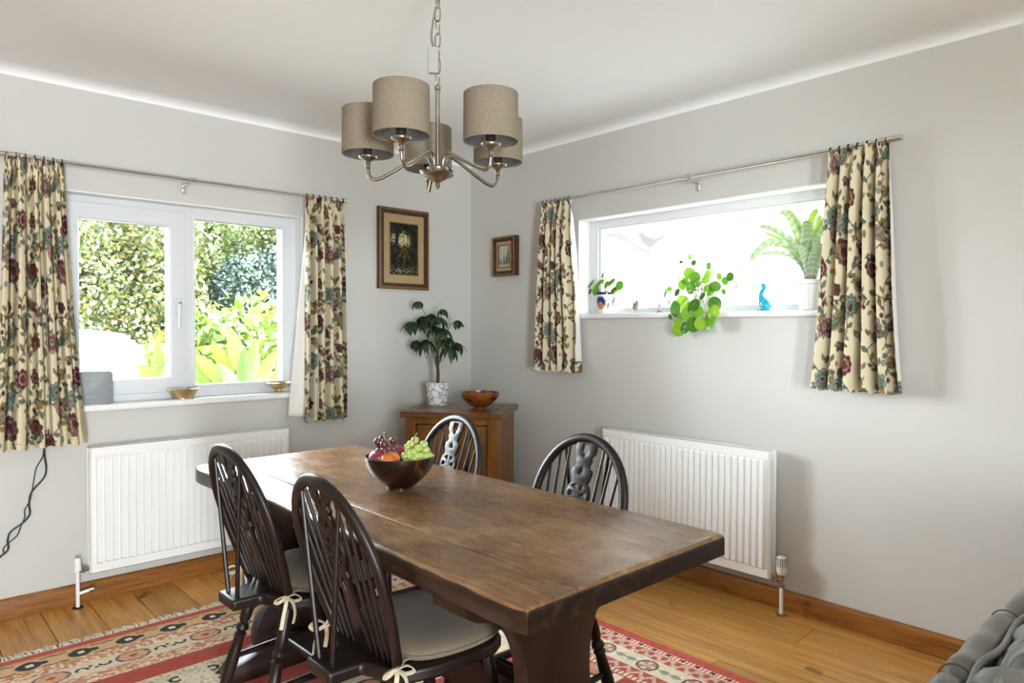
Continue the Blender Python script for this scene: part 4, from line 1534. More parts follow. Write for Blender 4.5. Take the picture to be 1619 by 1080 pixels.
# ------------------------------------------------------------------ framed pictures
def framed(label, ax, a0, a1, z0, z1, fwid, fdep, matw, art, aw, ah, mf, mm, tilt=0.0, gold=None):
    """frame on wall plane ax; a0<a1 along the wall as seen left to right"""
    t = thing('picture_frame', label, 'picture', (0, 0, 0), 0, 'framed pictures in the corner')

    def P3(a, d, z):
        return (a, -d, z) if ax == 'x' else (-d, a, z)
    if ax == 'x':
        A, B = a0, a1
    else:
        A, B = a0, a1
    lo, hi = min(A, B), max(A, B)

    def plt(name, o_, h_, d0, d1, m_, par, bev=0):
        v, f = plate(o_, h_, d1 - d0 - 2 * bev, bev)
        return mk(name, [P3(a, (d0 + d1) / 2 + z, c) for a, c, z in v], f, m_, par, ang=30)
    f1 = plt('frame', rect(lo, hi, z0, z1), [rect(lo + fwid, hi - fwid, z0 + fwid, z1 - fwid)], 0.002, fdep, mf, t, 0.003)
    if gold:
        plt('outer_bead', rect(lo + .001, hi - .001, z0 + .001, z1 - .001), [rect(lo + fwid * .36, hi - fwid * .36, z0 + fwid * .36, z1 - fwid * .36)], fdep - .002, fdep + .004, gold, f1, 0.001)
    q = fwid - 0.001
    hx0, hx1, hz0, hz1 = lo + fwid + matw, hi - fwid - matw, z0 + fwid + matw * 1.15, z1 - fwid - matw * 1.15
    plt('mount', rect(lo + q, hi - q, z0 + q, z1 - q), [rect(hx0, hx1, hz0, hz1)], fdep - 0.014, fdep - 0.008, mm, t)
    e = 0.003
    plt('slip', rect(hx0 - e, hx1 + e, hz0 - e, hz1 + e), [rect(hx0 + e, hx1 - e, hz0 + e, hz1 - e)], fdep - 0.013, fdep - 0.005, gold or mm, t)
    n_, k_ = art.shape[:2]
    aa = np.linspace(A + (hx0 - lo if A < B else -(hx0 - lo)), B - (hx0 - lo if A < B else -(hx0 - lo)), k_)
    zz = np.linspace(hz1, hz0, n_)
    AA, ZZ = np.meshgrid(aa, zz)
    Pq = np.stack([AA, -(fdep - 0.012) + 0 * AA, ZZ], -1) if ax == 'x' else np.stack([-(fdep - 0.012) + 0 * AA, AA, ZZ], -1)
    grid_mesh('painting', Pq, art, attrm('oil_on_board', 0.6, 0.3), t)
    return t


def paint_woods():
    w, h = 96, 180
    X, Y = np.meshgrid(np.linspace(0, 1, w), np.linspace(0, 1, h))
    rs = np.random.RandomState(7)

    def nz(sx, sy):
        a = rs.rand(int(h / sy) + 3, int(w / sx) + 3)
        yy, xx = np.arange(h) / sy, np.arange(w) / sx
        i, j = yy.astype(int)[:, None], xx.astype(int)[None, :]
        fy, fx = (yy - yy.astype(int))[:, None], (xx - xx.astype(int))[None, :]
        return (a[i, j] * (1 - fx) + a[i, j + 1] * fx) * (1 - fy) + (a[i + 1, j] * (1 - fx) + a[i + 1, j + 1] * fx) * fy
    n1, n2 = nz(5, 5), nz(2.5, 2.5)
    A = np.zeros((h, w, 3))
    A[:] = hx('#1d1a10')
    A += ((n1 - .5) * .05)[..., None] * np.array([1, .95, .6])
    sky = np.exp(-(((X - .52) / .30) ** 2 + ((Y - .32) / .17) ** 2)) * 0.98 + .55 * np.exp(-(((X - .12) / .14) ** 2 + ((Y - .28) / .16) ** 2))
    lv = (n2 * .6 + n1 * .4)
    m_ = np.clip((sky - lv * 1.0) * 2.4, 0, 1)[..., None]
    A = A * (1 - m_) + np.array(hx('#d9cf9c')) * m_
    tr = (np.abs(X - .25 - .02 * np.sin(Y * 9)) < .055 * (1 + .5 * (Y > .4) * (Y - .4))) & (Y < .5)
    A[tr] = hx('#1c160d')
    for bx, by, l_ in ((.25, .22, -.16), (.25, .26, .2), (.5, .40, .0), (.62, .38, 0), (.72, .36, 0)):
        if l_:
            d_ = np.abs((Y - by) + np.abs(X - bx) * .55)
            A[(d_ < .012) & ((X - bx) * np.sign(l_) > 0) & (np.abs(X - bx) < abs(l_))] = hx('#241c10')
        else:
            A[(np.abs(X - bx) < .010) & (Y > .22) & (Y < .47)] = hx('#5a5030')
    low = Y > .48
    ang = np.arctan2(X - .53, Y - .44)
    ray = (np.cos(ang * 9 + .6) * .35 + np.cos(ang * 17) * .15 + .5) ** 3 * (.5 + .8 * n1) * np.clip(1 - np.hypot(X - .53, (Y - .44) * 1.1) / .42, 0, 1) * (np.abs(ang) < .9)
    r_ = (np.clip(ray * 1.1, 0, 1) * low)[..., None]
    A = A * (1 - r_) + np.array(hx('#a07a35')) * r_
    wt = np.clip((n2 - .55) * 5, 0, 1) * np.exp(-((Y - .92) / .07) ** 2) * (.4 + .6 * (n1 > .4))
    A = A * (1 - wt[..., None]) + np.array(hx('#c9bd97')) * wt[..., None]
    return np.clip(A * .8, 0, 1)


def paint_town():
    w, h = 60, 96
    X, Y = np.meshgrid(np.linspace(0, 1, w), np.linspace(0, 1, h))
    rs = np.random.RandomState(9)
    A = np.zeros((h, w, 3))
    A[:] = hx('#b7b4a8')
    A *= (0.9 + .2 * rs.rand(h, w))[..., None]

    def spire(cx, base, top, half, col, al=.85):
        t_ = np.clip((Y - top) / (base - top), 0, 1)
        m2 = (np.abs(X - cx) < half * (t_ ** .6)) & (Y > top) & (Y < base)
        k2 = (m2 * al * (.7 + .3 * rs.rand(h, w)))[..., None]
        A[:] = A * (1 - k2) + np.array(hx(col)) * k2
    spire(.80, .8, .06, .10, '#3a3a40')
    spire(.66, .86, .36, .12, '#55545a')
    spire(.45, .86, .40, .10, '#44444a')
    spire(.95, .82, .45, .1, '#6a6258')
    spire(.12, .84, .58, .12, '#5b5354')
    spire(.28, .88, .66, .14, '#6f7c80')
    spire(.6, .9, .7, .2, '#5d5a60', .7)
    return np.clip(A, 0, 1)


M_frame = woodm('walnut_frame', [(0.3, '#2c1608'), (0.6, '#4a280f'), (0.8, '#5d3616')], (3, 3, 3), 8, 0.4, bmp=0.1)
M_gold = pm('aged_gilt', (0.15, 0.085, 0.03), 0.4, 0.25, var=(0.22, 0.13, 0.05), vscale=30)
M_mount = pm('hessian_mount', (0.36, 0.25, 0.125), 0.95, var=(0.42, 0.30, 0.16), vscale=160, bmp=0.3, bscale=500)
framed('woodland sunbeam painting in a brown frame with hessian mount, larger of two pictures', 'x', -0.762, -0.384, 1.553, 2.062, 0.032, 0.030, 0.050, paint_woods(), 96, 180, M_frame, M_mount, gold=M_gold)
framed('small framed painting of dark spires on the right-hand wall', 'y', -0.284, -0.494, 1.648, 1.900, 0.026, 0.045, 0.024, paint_town(), 60, 96, M_frame, M_mount, gold=M_gold)

# ------------------------------------------------------------------ bowls and fruit
M_olive = woodm('dark_turned_wood', [(0.30, '#0b0604'), (0.50, '#180d08'), (0.60, '#2c160b'), (0.66, '#6a3a16'), (0.8, '#8a4c1c')], (1.2, 1.2, 0.7), 7, 0.22, bmp=0.03, coat=0.4)
M_olive2 = woodm('streaked_turned_wood', [(0.30, '#1a0d06'), (0.40, '#3a1d0c'), (0.46, '#7a4318'), (0.75, '#96592a')], (1.0, 1.0, 1.6), 11, 0.26, bmp=0.03, coat=0.3)


def bowl(name, label, loc, r_, h_, base, m_, th=0.006, foot=0.0, flare=2.0, grp=None, rz=0):
    pr = [(0.0, foot)]
    pr = [(0.0, 0.0), (base, 0.0), (base, max(foot, .003))]
    n = 12
    for i in range(n + 1):
        q = i / n
        pr.append((base + (r_ - base) * (1 - (1 - q) ** flare), max(foot, .003) + (h_ - max(foot, .003)) * q))
    inn = []
    for i in range(n, -1, -1):
        q = i / n
        inn.append((max(0.0, base + (r_ - base) * (1 - (1 - q) ** flare) - th), max(foot, .003) + th + (h_ - th - max(foot, .003)) * q - (0 if i < n else -th * .25)))
    inn.append((0.0, max(foot, .003) + th))
    o = G().lathe(pr + inn, 48).build(name, m_, ang=60, loc=loc)
    o.rotation_euler = (0, 0, rz)
    return tag(o, label, 'bowl', grp)


FB = Vector((-1.787, -1.800, TZ + 0.0085))
bowl('fruit_bowl', 'dark polished wooden bowl of fruit on the table', FB, 0.119, 0.108, 0.045, M_olive, 0.006, 0.004, 2.0, rz=2.0)
bowl('wooden_bowl', 'streaked brown wooden bowl standing empty on the corner cabinet', (-0.405, -0.583, CZ), 0.117, 0.094, 0.036, M_olive2, 0.007, 0.004, 1.9, rz=0.6)


def fruit(name, label, cat, off, r_, m_, squash=0.92, dimple=True, grp=None):
    n, mm = 24, 16
    v, f = [], []
    for i in range(mm + 1):
        ph = PI * i / mm
        rr = r_ * (1 + (0.06 * math.sin(ph) - 0.0))
        zz = r_ * squash * math.cos(ph)
        if dimple:
            zz -= 0.20 * r_ * math.exp(-(ph / 0.42) ** 2) - 0.12 * r_ * math.exp(-((PI - ph) / 0.35) ** 2)
        for j in range(n):
            th = 2 * PI * j / n
            v.append((rr * math.sin(ph) * math.cos(th), rr * math.sin(ph) * math.sin(th), zz))
    for i in range(mm):
        for j in range(n):
            f.append((i * n + j, (i + 1) * n + j, (i + 1) * n + (j + 1) % n, i * n + (j + 1) % n))
    t = thing(name, label, cat, tuple(FB + Vector(off)), 0, grp)
    b_ = mk('flesh', v, f, m_, t, ang=0)
    b_.rotation_euler = (0.35, 0.25, off[0] * 30)
    s_ = G().tube([(0, 0, r_ * .66), (0.001, 0.001, r_ * .86), (0.004, 0.001, r_ * 1.02)], 0.0014, 6).build('stalk', M_stalk, t)
    s_.rotation_euler = b_.rotation_euler
    return t


def skin(name, a, b_, c, sc=14):
    m, nt, bs = nmat(name)
    tc = node(nt, 'ShaderNodeTexCoord')
    n = node(nt, 'ShaderNodeTexNoise', i_Scale=sc, i_Detail=4.0)
    nt.links.new(tc.outputs['Object'], n.inputs['Vector'])
    r = ramp(nt, [(0.3, a), (0.5, b_), (0.7, c)])
    nt.links.new(n.outputs[0], r.inputs[0])
    nt.links.new(r.outputs[0], bs.inputs['Base Color'])
    bs.inputs['Roughness'].default_value = 0.33
    return m


M_stalk = pm('fruit_stalk', '#4a3820', 0.8, var='#5c482a')
M_plum = skin('red_plum_skin', '#5a1220', '#8a2436', '#a84048')
M_nect = skin('nectarine_skin', '#8a2a12', '#c0702a', '#c9a046')
M_apple = skin('red_apple_skin', '#6a1220', '#7d1c2a', '#8e3038')
M_app2 = skin('orange_apple_skin', '#8e2412', '#b2431a', '#b8702c')


def cam2(r_, f_, z):
    v = rt * r_ + Vector((fw.x, fw.y, 0)).normalized() * f_
    return (v.x, v.y, z)


# offsets in the bowl: to the camera's right, away from the camera, height
fruit('plum', 'round red plum at the left rim of the fruit bowl', 'plum', cam2(-0.066, -0.044, 0.108), 0.031, M_plum, .97)
fruit('nectarine', 'yellow and orange nectarine at the front of the fruit bowl', 'nectarine', cam2(-0.022, -0.070, 0.104), 0.033, M_nect)
fruit('apple', 'dark red apple in the middle of the fruit bowl', 'apple', cam2(0.002, 0.010, 0.108), 0.036, M_apple)
fruit('apple', 'orange-red apple at the back right of the fruit bowl', 'apple', cam2(0.068, 0.040, 0.103), 0.034, M_app2)


def grapes(label, m_, pts, r_, sx):
    t = thing('grape_bunch', label, 'grapes', tuple(FB), 0, 'grapes in the fruit bowl')
    c = sum((Vector(p) for p in pts), Vector()) / len(pts)
    g = G().sphere((0, 0, 0), 1, 16, 10)
    me = None
    for i, p in enumerate(pts):
        if me is None:
            o = g.build('grape', m_, t, ang=0)
            me = o.data
        else:
            o = bpy.data.objects.new('grape', me)
            COL.objects.link(o)
            o.parent = t
        o.location = p
        q = r_ * (0.93 + 0.12 * ((i * 7) % 5) / 4)
        o.scale = (q, q, q * sx)
        o.rotation_euler = (i * .9, i * .7, i)
    top = max(pts, key=lambda p: p[2])
    st = G().tube(cr([tuple(c), (c.x, c.y, c.z + .02), (top[0] * .6 + c.x * .4, top[1] * .6 + c.y * .4, top[2] + .012), (top[0] + .012, top[1] + .004, top[2] + .024)], 5), 0.0017, 6).build('stem', M_stem, t)
    return t


M_stem = pm('grape_stem', '#8a8a48', 0.7, var='#9a8a50')
M_red = pm('red_grape_skin', (0.045, 0.012, 0.02), 0.22, var=(0.13, 0.03, 0.045), vscale=60, coat=0.3)
M_green = pm('green_grape_skin', (0.33, 0.42, 0.09), 0.22, var=(0.42, 0.48, 0.14), vscale=60, coat=0.3)
M_green.node_tree.nodes['Principled BSDF'].inputs['Subsurface Weight'].default_value = 0.25
M_green.node_tree.nodes['Principled BSDF'].inputs['Subsurface Radius'].default_value = (0.01, 0.01, 0.004)
PXM = 1 / 466.0


def bowl_px(px, py, f_):
    """place by the look of the bowl in the photo: px right, height from py, f_ away from the camera"""
    return cam2((px - 632) * PXM * (1 + f_ / 2.37), f_, (731 - py) * PXM + 0.108 + 0.36 * f_)


red = [(605, 701, -.02), (597, 709, .0), (603, 714, -.045), (611, 711, -.05), (612, 722, -.06), (622, 705, -.01), (624, 712, -.035), (626, 722, -.05), (618, 718, -.03), (599, 718, .02), (616, 728, -.04), (630, 729, -.03), (609, 706, -.03), (617, 709, -.045), (620, 715, -.055), (606, 720, -.06), (628, 716, -.045), (614, 716, -.03), (601, 723, -.03)]
grn = [(646, 711, -.03), (656, 706, -.005), (663, 712, -.03), (652, 720, -.05), (643, 722, -.04), (662, 719, -.05), (650, 730, -.075), (667, 722, -.04), (674, 719, -.015), (658, 733, -.06), (666, 731, -.065), (672, 729, -.05), (679, 727, -.02), (642, 733, -.07), (648, 737, -.08), (637, 736, -.06), (654, 726, -.04), (670, 714, .0), (681, 731, -.01), (649, 715, -.045), (657, 713, -.05), (658, 722, -.065), (646, 727, -.065), (665, 726, -.06), (651, 708, -.02), (676, 724, -.035), (655, 730, -.07)]
grapes('bunch of dark red grapes in the fruit bowl', M_red, [bowl_px(*p) for p in red], 0.0138, 1.08)
grapes('bunch of green grapes in the fruit bowl', M_green, [bowl_px(*p) for p in grn], 0.0136, 1.12)

# brass bowls on the garden sill
M_brass = pm('worn_brass', (0.62, 0.47, 0.22), 0.3, 0.85, var=(0.72, 0.58, 0.34), vscale=20)
SZ = zs + 0.0005
bowl('brass_bowl', 'shallow straight-sided brass bowl in the middle of the garden window sill', (-1.918, 0.010, SZ), 0.077, 0.052, 0.045, M_brass, 0.003, 0.003, 1.25, 'brass bowls on the sill')
t = thing('brass_bowl', 'small footed brass bowl at the right end of the garden window sill', 'bowl', (-1.398, 0.012, SZ), 0, 'brass bowls on the sill')
G().lathe([(0.0, 0.018), (0.02, 0.018), (0.040, 0.026), (0.060, 0.042), (0.068, 0.056), (0.066, 0.0565), (0.057, 0.043), (0.037, 0.029), (0.0, 0.022)], 40).build('cup', M_brass, t, ang=60)
G().lathe([(0.0, 0.0), (0.027, 0.0), (0.026, 0.004), (0.016, 0.010), (0.015, 0.016), (0.021, 0.021), (0, 0.021)], 32).build('foot', M_brass, t)

# grey wireless router propped on the sill
M_grey = pm('grey_plastic', (0.20, 0.215, 0.23), 0.45, var=(0.225, 0.24, 0.255), vscale=6)
M_mark = pm('dark_print', (0.07, 0.075, 0.08), 0.5, var=(0.08, 0.085, 0.09))
M_mark2 = pm('pale_print', (0.33, 0.34, 0.35), 0.5, var=(0.36, 0.37, 0.38))
ro = thing('router', 'flat grey plastic router standing on the sill beside the left curtain', 'router', (-2.325, -0.010, SZ), R(-12))
hw_, hh = 0.075, 0.155
o2 = [(-hw_, 0.0), (hw_ - .014, 0.0), (hw_ - .004, .004), (hw_, .014), (hw_, hh - .012), (hw_ - .004, hh - .003), (hw_ - .012, hh), (-hw_, hh)]
v, f = plate(o2, [], 0.018, 0.003)
mk('case', [(a, z - 0.02 * c, c) for a, c, z in v], f, M_grey, ro, ang=40)
v, f = plate(circle(-.02, .112, .006, 14), [circle(-.02, .112, .0042, 14)], 0.0006)
mk('emblem', [(a, -0.0125 + z - 0.02 * c, c) for a, c, z in v], f, M_mark, ro, ang=None)
for k_, w_ in enumerate((.007, .005, .006, .004, .006)):
    a_ = -.032 + k_ * .0095
    G().box(a_, a_ + w_, -0.0134, -0.0126, .034, .039).build('print_mark', M_mark2, ro, ang=None)

# black flex hanging below the left curtain
def flex(label, pts, r_):
    o = G().tube(cr(pts, 6), r_, 8).build('power_cord', M_cord, ang=0)
    tag(o, label, 'cord', 'cords below the left curtain')


def wl(px, py, d=0.02):
    dd = fw + rt2 * ((px - W / 2) / FPX) - up2 * ((py - H / 2) / FPX)
    t_ = (-d - CAM.y) / dd.y
    p = CAM + dd * t_
    return (p.x, p.y, p.z)


flex('thick black cord hanging down the wall below the left curtain', [wl(70, 690, .03), wl(70, 717, .02), wl(73, 740, .014), wl(69, 756, .018), wl(50, 778, .012), wl(46, 797, .016), wl(47, 813, .012), wl(36, 827, .016), wl(17, 841, .012), wl(12, 855, .014), wl(13, 868, .012), wl(2, 879, .014), wl(-40, 905, .014)], 0.0042)
flex('thinner black cord twisted round the thick one below the left curtain', [wl(69, 692, .024), wl(68, 720, .028), wl(57, 741, .020), wl(52, 768, .022), wl(47, 792, .026), wl(39, 806, .02), wl(39, 818, .022), wl(33, 832, .026), wl(27, 847, .02), wl(12, 860, .024), wl(5, 868, .022), wl(2, 880, .022), wl(-40, 915, .02)], 0.0026)

# ------------------------------------------------------------------ plants and ornaments
def on_plane(px, py, ax, val):
    dd = fw + rt2 * ((px - W / 2) / FPX) - up2 * ((py - H / 2) / FPX)
    t_ = (val - CAM[ax]) / dd[ax]
    return CAM + dd * t_


M_soil = pm('potting_soil', (0.03, 0.02, 0.013), 0.95, var=(0.05, 0.035, 0.022), vscale=60, bmp=0.6, bscale=120)


def marble():
    m, nt, b = nmat('marbled_ceramic')
    tc = node(nt, 'ShaderNodeTexCoord')
    n = node(nt, 'ShaderNodeTexNoise', i_Scale=16.0, i_Detail=3.0)
    nt.links.new(tc.outputs['Object'], n.inputs['Vector'])
    v = node(nt, 'ShaderNodeTexVoronoi', feature='DISTANCE_TO_EDGE', i_Scale=28.0)
    ad = node(nt, 'ShaderNodeVectorMath', operation='MULTIPLY_ADD')
    ad.inputs[1].default_value = (0.05, 0.05, 0.05)
    nt.links.new(n.outputs['Color'], ad.inputs[0])
    nt.links.new(tc.outputs['Object'], ad.inputs[2])
    nt.links.new(ad.outputs[0], v.inputs['Vector'])
    r = ramp(nt, [(0.0, (0.16, 0.17, 0.19)), (0.06, (0.62, 0.62, 0.62)), (0.2, (0.78, 0.78, 0.77))])
    nt.links.new(v.outputs['Distance'], r.inputs[0])
    nt.links.new(r.outputs[0], b.inputs['Base Color'])
    b.inputs['Roughness'].default_value = 0.25
    return m


PP = Vector((-0.489, -0.270, CZ))
um = thing('umbrella_plant', 'small dark green umbrella tree in a marbled white pot on the cabinet', 'potted plant', PP)
G().lathe([(0.0, 0.0), (0.060, 0.0), (0.0625, 0.004), (0.0735, 0.138), (0.0735, 0.141), (0.0685, 0.141), (0.066, 0.118), (0.0, 0.118)], 40).build('pot', marble(), um, ang=50)
G().lathe([(0.0, 0.122), (0.03, 0.123), (0.0665, 0.119)], 24, cap=False).build('soil', M_soil, um)
M_bark = pm('plant_bark', '#3a2c1e', 0.85, var='#5a4630', vscale=40, bmp=0.4, bscale=80)
M_green1 = pm('green_stem', '#3f4a24', 0.6, var='#4c5a2e')
M_umb = leafm('umbrella_leaf', [(0.0, '#16281a'), (0.5, '#203a22'), (1.0, '#2d4a2a')], 0.28, 0.12, island=False, spec=0.6)
G().tube(cr([(0, 0, 0.115), (0.002, 0.001, 0.2), (-0.002, 0.0, 0.28), (0.0, 0.002, 0.335)], 5), [0.0105] * 6 + [0.0095] * 5 + [0.0085] * 5, 10).build('trunk', M_bark, um)


def pp(cx, cy, f_):
    """leaf place: crop pixel -> offset from the pot; f_ metres away from the camera"""
    px, py = 640 + cx / 5.4, 460 + cy / 5.4
    v = rt * ((px - 692) / 252) + Vector((fw.x, fw.y, 0)).normalized() * f_
    return Vector((v.x, v.y, (641 - py) / 252))


def compound_leaf(c, out, n, ln, wd, seed):
    """drooping leaflets round one point, joined at the hub"""
    rs = random.Random(seed)
    v, f = [tuple(c)], []
    o_ = Vector((out.x, out.y, 0))
    if o_.length < 1e-4:
        o_ = Vector((1, 0, 0))
    o_.normalize()
    base = math.atan2(o_.y, o_.x)
    for k_ in range(n):
        a = base + (k_ - (n - 1) / 2) * (4.6 / n) + rs.uniform(-.12, .12)
        d = Vector((math.cos(a), math.sin(a), 0))
        sdv = Vector((-d.y, d.x, 0))
        L_ = ln * rs.uniform(.75, 1.1)
        dro = rs.uniform(.9, 1.5)
        i0 = len(v)
        seg = 6
        p = Vector(c)
        prevs = None
        for s_ in range(1, seg + 1):
            q = s_ / seg
            pitch = 0.1 - dro * (0.45 + q * 0.75)
            p = p + (d * math.cos(pitch) + Vector((0, 0, math.sin(pitch)))) * (L_ / seg)
            w_ = wd * 0.5 * math.sin(PI * min(1, 0.06 + q * 0.94)) ** 0.8 if s_ < seg else 0.0006
            nrm = Vector((0, 0, 1)) * math.cos(pitch) - d * math.sin(pitch)
            v += [tuple(p - sdv * w_ + nrm * w_ * .25), tuple(p), tuple(p + sdv * w_ + nrm * w_ * .25)]
            j = i0 + (s_ - 1) * 3
            if s_ == 1:
                f += [(0, j, j + 1), (0, j + 1, j + 2)]
            else:
                f += [(j - 3, j, j + 1, j - 2), (j - 2, j + 1, j + 2, j - 1)]
    return v, f


crown = Vector((0.0, 0.002, 0.335))
CL = [(118, 95, .0, 6, .052), (318, 160, .03, 6, .055), (65, 265, -.02, 8, .080), (190, 250, -.05, 8, .085), (290, 225, -.03, 7, .085), (325, 320, -.04, 8, .085), (245, 300, .06, 7, .08), (105, 425, -.02, 7, .070), (185, 420, -.04, 7, .095), (385, 470, -.05, 7, .10), (440, 445, .02, 7, .085), (440, 255, .03, 5, .06), (150, 220, .05, 7, .075), (300, 420, .05, 6, .07), (230, 200, .02, 7, .07), (360, 400, .03, 6, .07)]
for i, (cx, cy, f_, n, ln) in enumerate(CL):
    c = pp(cx, cy, f_)
    v, f = compound_leaf(c, c - crown, n, ln * 1.3, 0.034, i + 3)
    lf = mk('leaf', v, f, M_umb, um, ang=0)
    mid = (crown + c) / 2 + Vector((0, 0, 0.03))
    st = crown - Vector((0, 0, 0.06 * (i % 3)))
    G().tube(cr([st, mid, c], 5), [0.0032] * 6 + [0.0018] * 5, 6).build('petiole', M_green1, lf)


def disc_leaf(c, nrm, r_, m_, parent, seed, root=None, mst=None, rat=1.12):
    """round peltate leaf with a shallow cup and a notch-less rim"""
    nrm = Vector(nrm).normalized()
    a = nrm.cross(Vector((0.1, 0.2, 1))).normalized()
    b_ = nrm.cross(a)
    n = 16
    v = [tuple(c)]
    for q, dz in ((.45, .05), (.8, .04), (1.0, -.07)):
        for i in range(n):
            th = 2 * PI * i / n
            p = Vector(c) + a * (r_ * q * math.cos(th)) + b_ * (r_ * rat * q * math.sin(th)) + nrm * (r_ * (dz + .03 * math.sin(th * 2 + seed)))
            v.append(tuple(p))
    f = [(0, 1 + i, 1 + (i + 1) % n) for i in range(n)]
    for k_ in range(2):
        for i in range(n):
            f.append((1 + k_ * n + i, 1 + (k_ + 1) * n + i, 1 + (k_ + 1) * n + (i + 1) % n, 1 + k_ * n + (i + 1) % n))
    o = mk('leaf', v, f, m_, parent, ang=0)
    if root is not None:
        mid = (Vector(root) + Vector(c)) / 2 + Vector((-.01, 0, .018))
        G().tube(cr([root, mid, tuple(Vector(c) - nrm * r_ * .02)], 5), 0.0015, 5).build('petiole', mst, o)
    return o


M_pil = leafm('money_plant_leaf', [(0.0, '#2f5a14'), (0.35, '#4c8420'), (0.7, '#79ac2c'), (1.0, '#9cc83c')], 0.3, 0.45, island=False, spec=0.5)
M_pstem = pm('money_plant_stem', '#8a9a58', 0.6, var='#6f6244')
SZ2 = zs2 + 0.0005
pl = thing('money_plant', 'bushy trailing money plant hanging over the middle of the frosted window sill', 'potted plant', (0.022, -1.845, SZ2))
G().lathe([(0.0, 0), (0.042, 0), (0.044, 0.004), (0.054, 0.102), (0.055, 0.106), (0.051, 0.106), (0.049, 0.09), (0.0, 0.09)], 32).build('pot', M_white, pl, ang=50)
G().lathe([(0.0, 0.093), (0.0495, 0.091)], 20, cap=False).build('soil', M_soil, pl)
LV = [(290, 150, 22), (212, 197, 15), (327, 205, 22), (463, 235, 26), (285, 300, 45), (340, 340, 45), (455, 308, 32), (435, 352, 40), (660, 333, 32), (615, 370, 30), (718, 415, 28), (605, 470, 22), (65, 487, 35), (105, 445, 22), (175, 475, 32), (190, 340, 25), (225, 405, 38), (300, 435, 48), (520, 420, 50), (440, 440, 30), (155, 625, 62), (230, 565, 50), (325, 595, 55), (375, 670, 52), (270, 675, 52), (520, 578, 52), (505, 655, 55), (465, 740, 68), (325, 770, 55), (385, 765, 45), (185, 800, 62), (245, 800, 42), (100, 570, 25), (115, 700, 20), (200, 690, 25), (405, 510, 30), (480, 470, 30), (560, 330, 25), (370, 400, 30), (250, 370, 30)]
rl = random.Random(8)
o0 = Vector((0.022, -1.845, SZ2))
root = Vector((0, 0, 0.10))
for i, (cx, cy, r_) in enumerate(LV):
    px, py = 1040 + cx / 5.782, 380 + cy / 5.782
    low = min(1, max(0, (cy - 420) / 300))
    xp = -0.004 - 0.062 * low + rl.uniform(-.022, .022) * (1 - .5 * low)
    if cy > 640:
        xp = min(xp, -0.052)
    w_ = on_plane(px, py, 0, xp)
    nr_ = Vector((-1, rl.uniform(-.6, .4), rl.uniform(-.1, .9) * (1 - .5 * low)))
    if cx in (718, 605, 190, 65, 115, 100):
        nr_ = Vector((-.35, rl.choice((-1, 1)) * 1.0, .25))
    disc_leaf(w_ - o0, nr_, r_ * 0.00064, M_pil, pl, i, root + Vector((-.01, rl.uniform(-.02, .02), 0)), M_pstem)

# small money plant in the painted pot
PC = Canvas(0.36, 0.124, 0.002, '#e9e9e6')
for cx in (0.06, 0.18, 0.30):
    for k_ in range(11):
        a = R(-15 + k_ * 21)
        PC.oval(cx + math.cos(a) * .023, .062 + math.sin(a) * .023, .018, .0058, a, '#1f2f78', None)
    for k_ in range(7):
        a = R(200 + k_ * 23)
        PC.oval(cx + math.cos(a) * .020, .058 + math.sin(a) * .020, .017, .0062, a, '#b9705c', None)
    PC.disc(cx, .060, .0095, '#cf9a3c')
    PC.oval(cx + .052, .045, .017, .006, 1.3, '#3f7a3c', None)
    PC.oval(cx + .045, .075, .012, .005, .4, '#7fb36a', None)
pot = thing('money_plant', 'small money plant in a white pot painted with blue and pink flowers', 'potted plant', (0.022, -1.200, SZ2), 0)
nr_, nc_ = 50, 130
tt, aa = np.meshgrid(np.linspace(0, 1, nr_), np.linspace(0, 2 * PI, nc_), indexing='ij')
rr = 0.045 + 0.011 * tt
Pq = np.stack([rr * np.cos(aa), rr * np.sin(aa), 0.122 * tt], -1)
cl_ = PC.sample((aa - PI - 0.05) / (2 * PI) * 0.36 + 0.06 + .36, 0.122 * (1 - tt) * 0 + 0.122 * tt)
rim = tt > .885
cl_[rim] = hx('#1c2560')
bnd = (tt > .80) & (tt < .835)
cl_[bnd] = np.array(hx('#e4e4e0'))
M_tal = attrm('glazed_painted_pottery', 0.18, 0.5)
grid_mesh('pot', Pq[:, ::-1], cl_[:, ::-1], M_tal, pot)
G().lathe([(0.0, 0.0005), (0.045, 0.0005), (0.0445, 0.004), (0.0, 0.004)], 30).build('pot_base', M_white, pot)
G().lathe([(0.056, 0.1215), (0.0525, 0.1225), (0.050, 0.11), (0.0, 0.108)], 40, cap=False).build('pot_lip', pm('cobalt_glaze', hx('#1c2560'), 0.2, var=hx('#26317a')), pot)
for sy in (-1, 1):
    G().ring((0, sy * 0.057, 0.082), 0.012, 0.0028, 'x', 18, 8).build('pot_handle', M_nickel, pot)
LV2 = [(600, 230, 50), (690, 235, 57), (665, 330, 42), (965, 255, 48), (865, 205, 46), (795, 245, 38), (890, 310, 38), (590, 330, 28), (750, 125, 30), (640, 295, 36), (920, 325, 26), (745, 200, 30), (830, 230, 36)]
o1 = Vector((0.022, -1.200, SZ2))
for i, (cx, cy, r_) in enumerate(LV2):
    w_ = on_plane(860 + cx / 8.095, 420 + cy / 8.095, 0, 0.012 + rl.uniform(-.05, .02))
    disc_leaf(w_ - o1, (-1, rl.uniform(-.5, .6), rl.uniform(0, .9)), r_ * 0.00054, M_pil, pot, i, (0, rl.uniform(-.02, .02), 0.108), M_pstem)

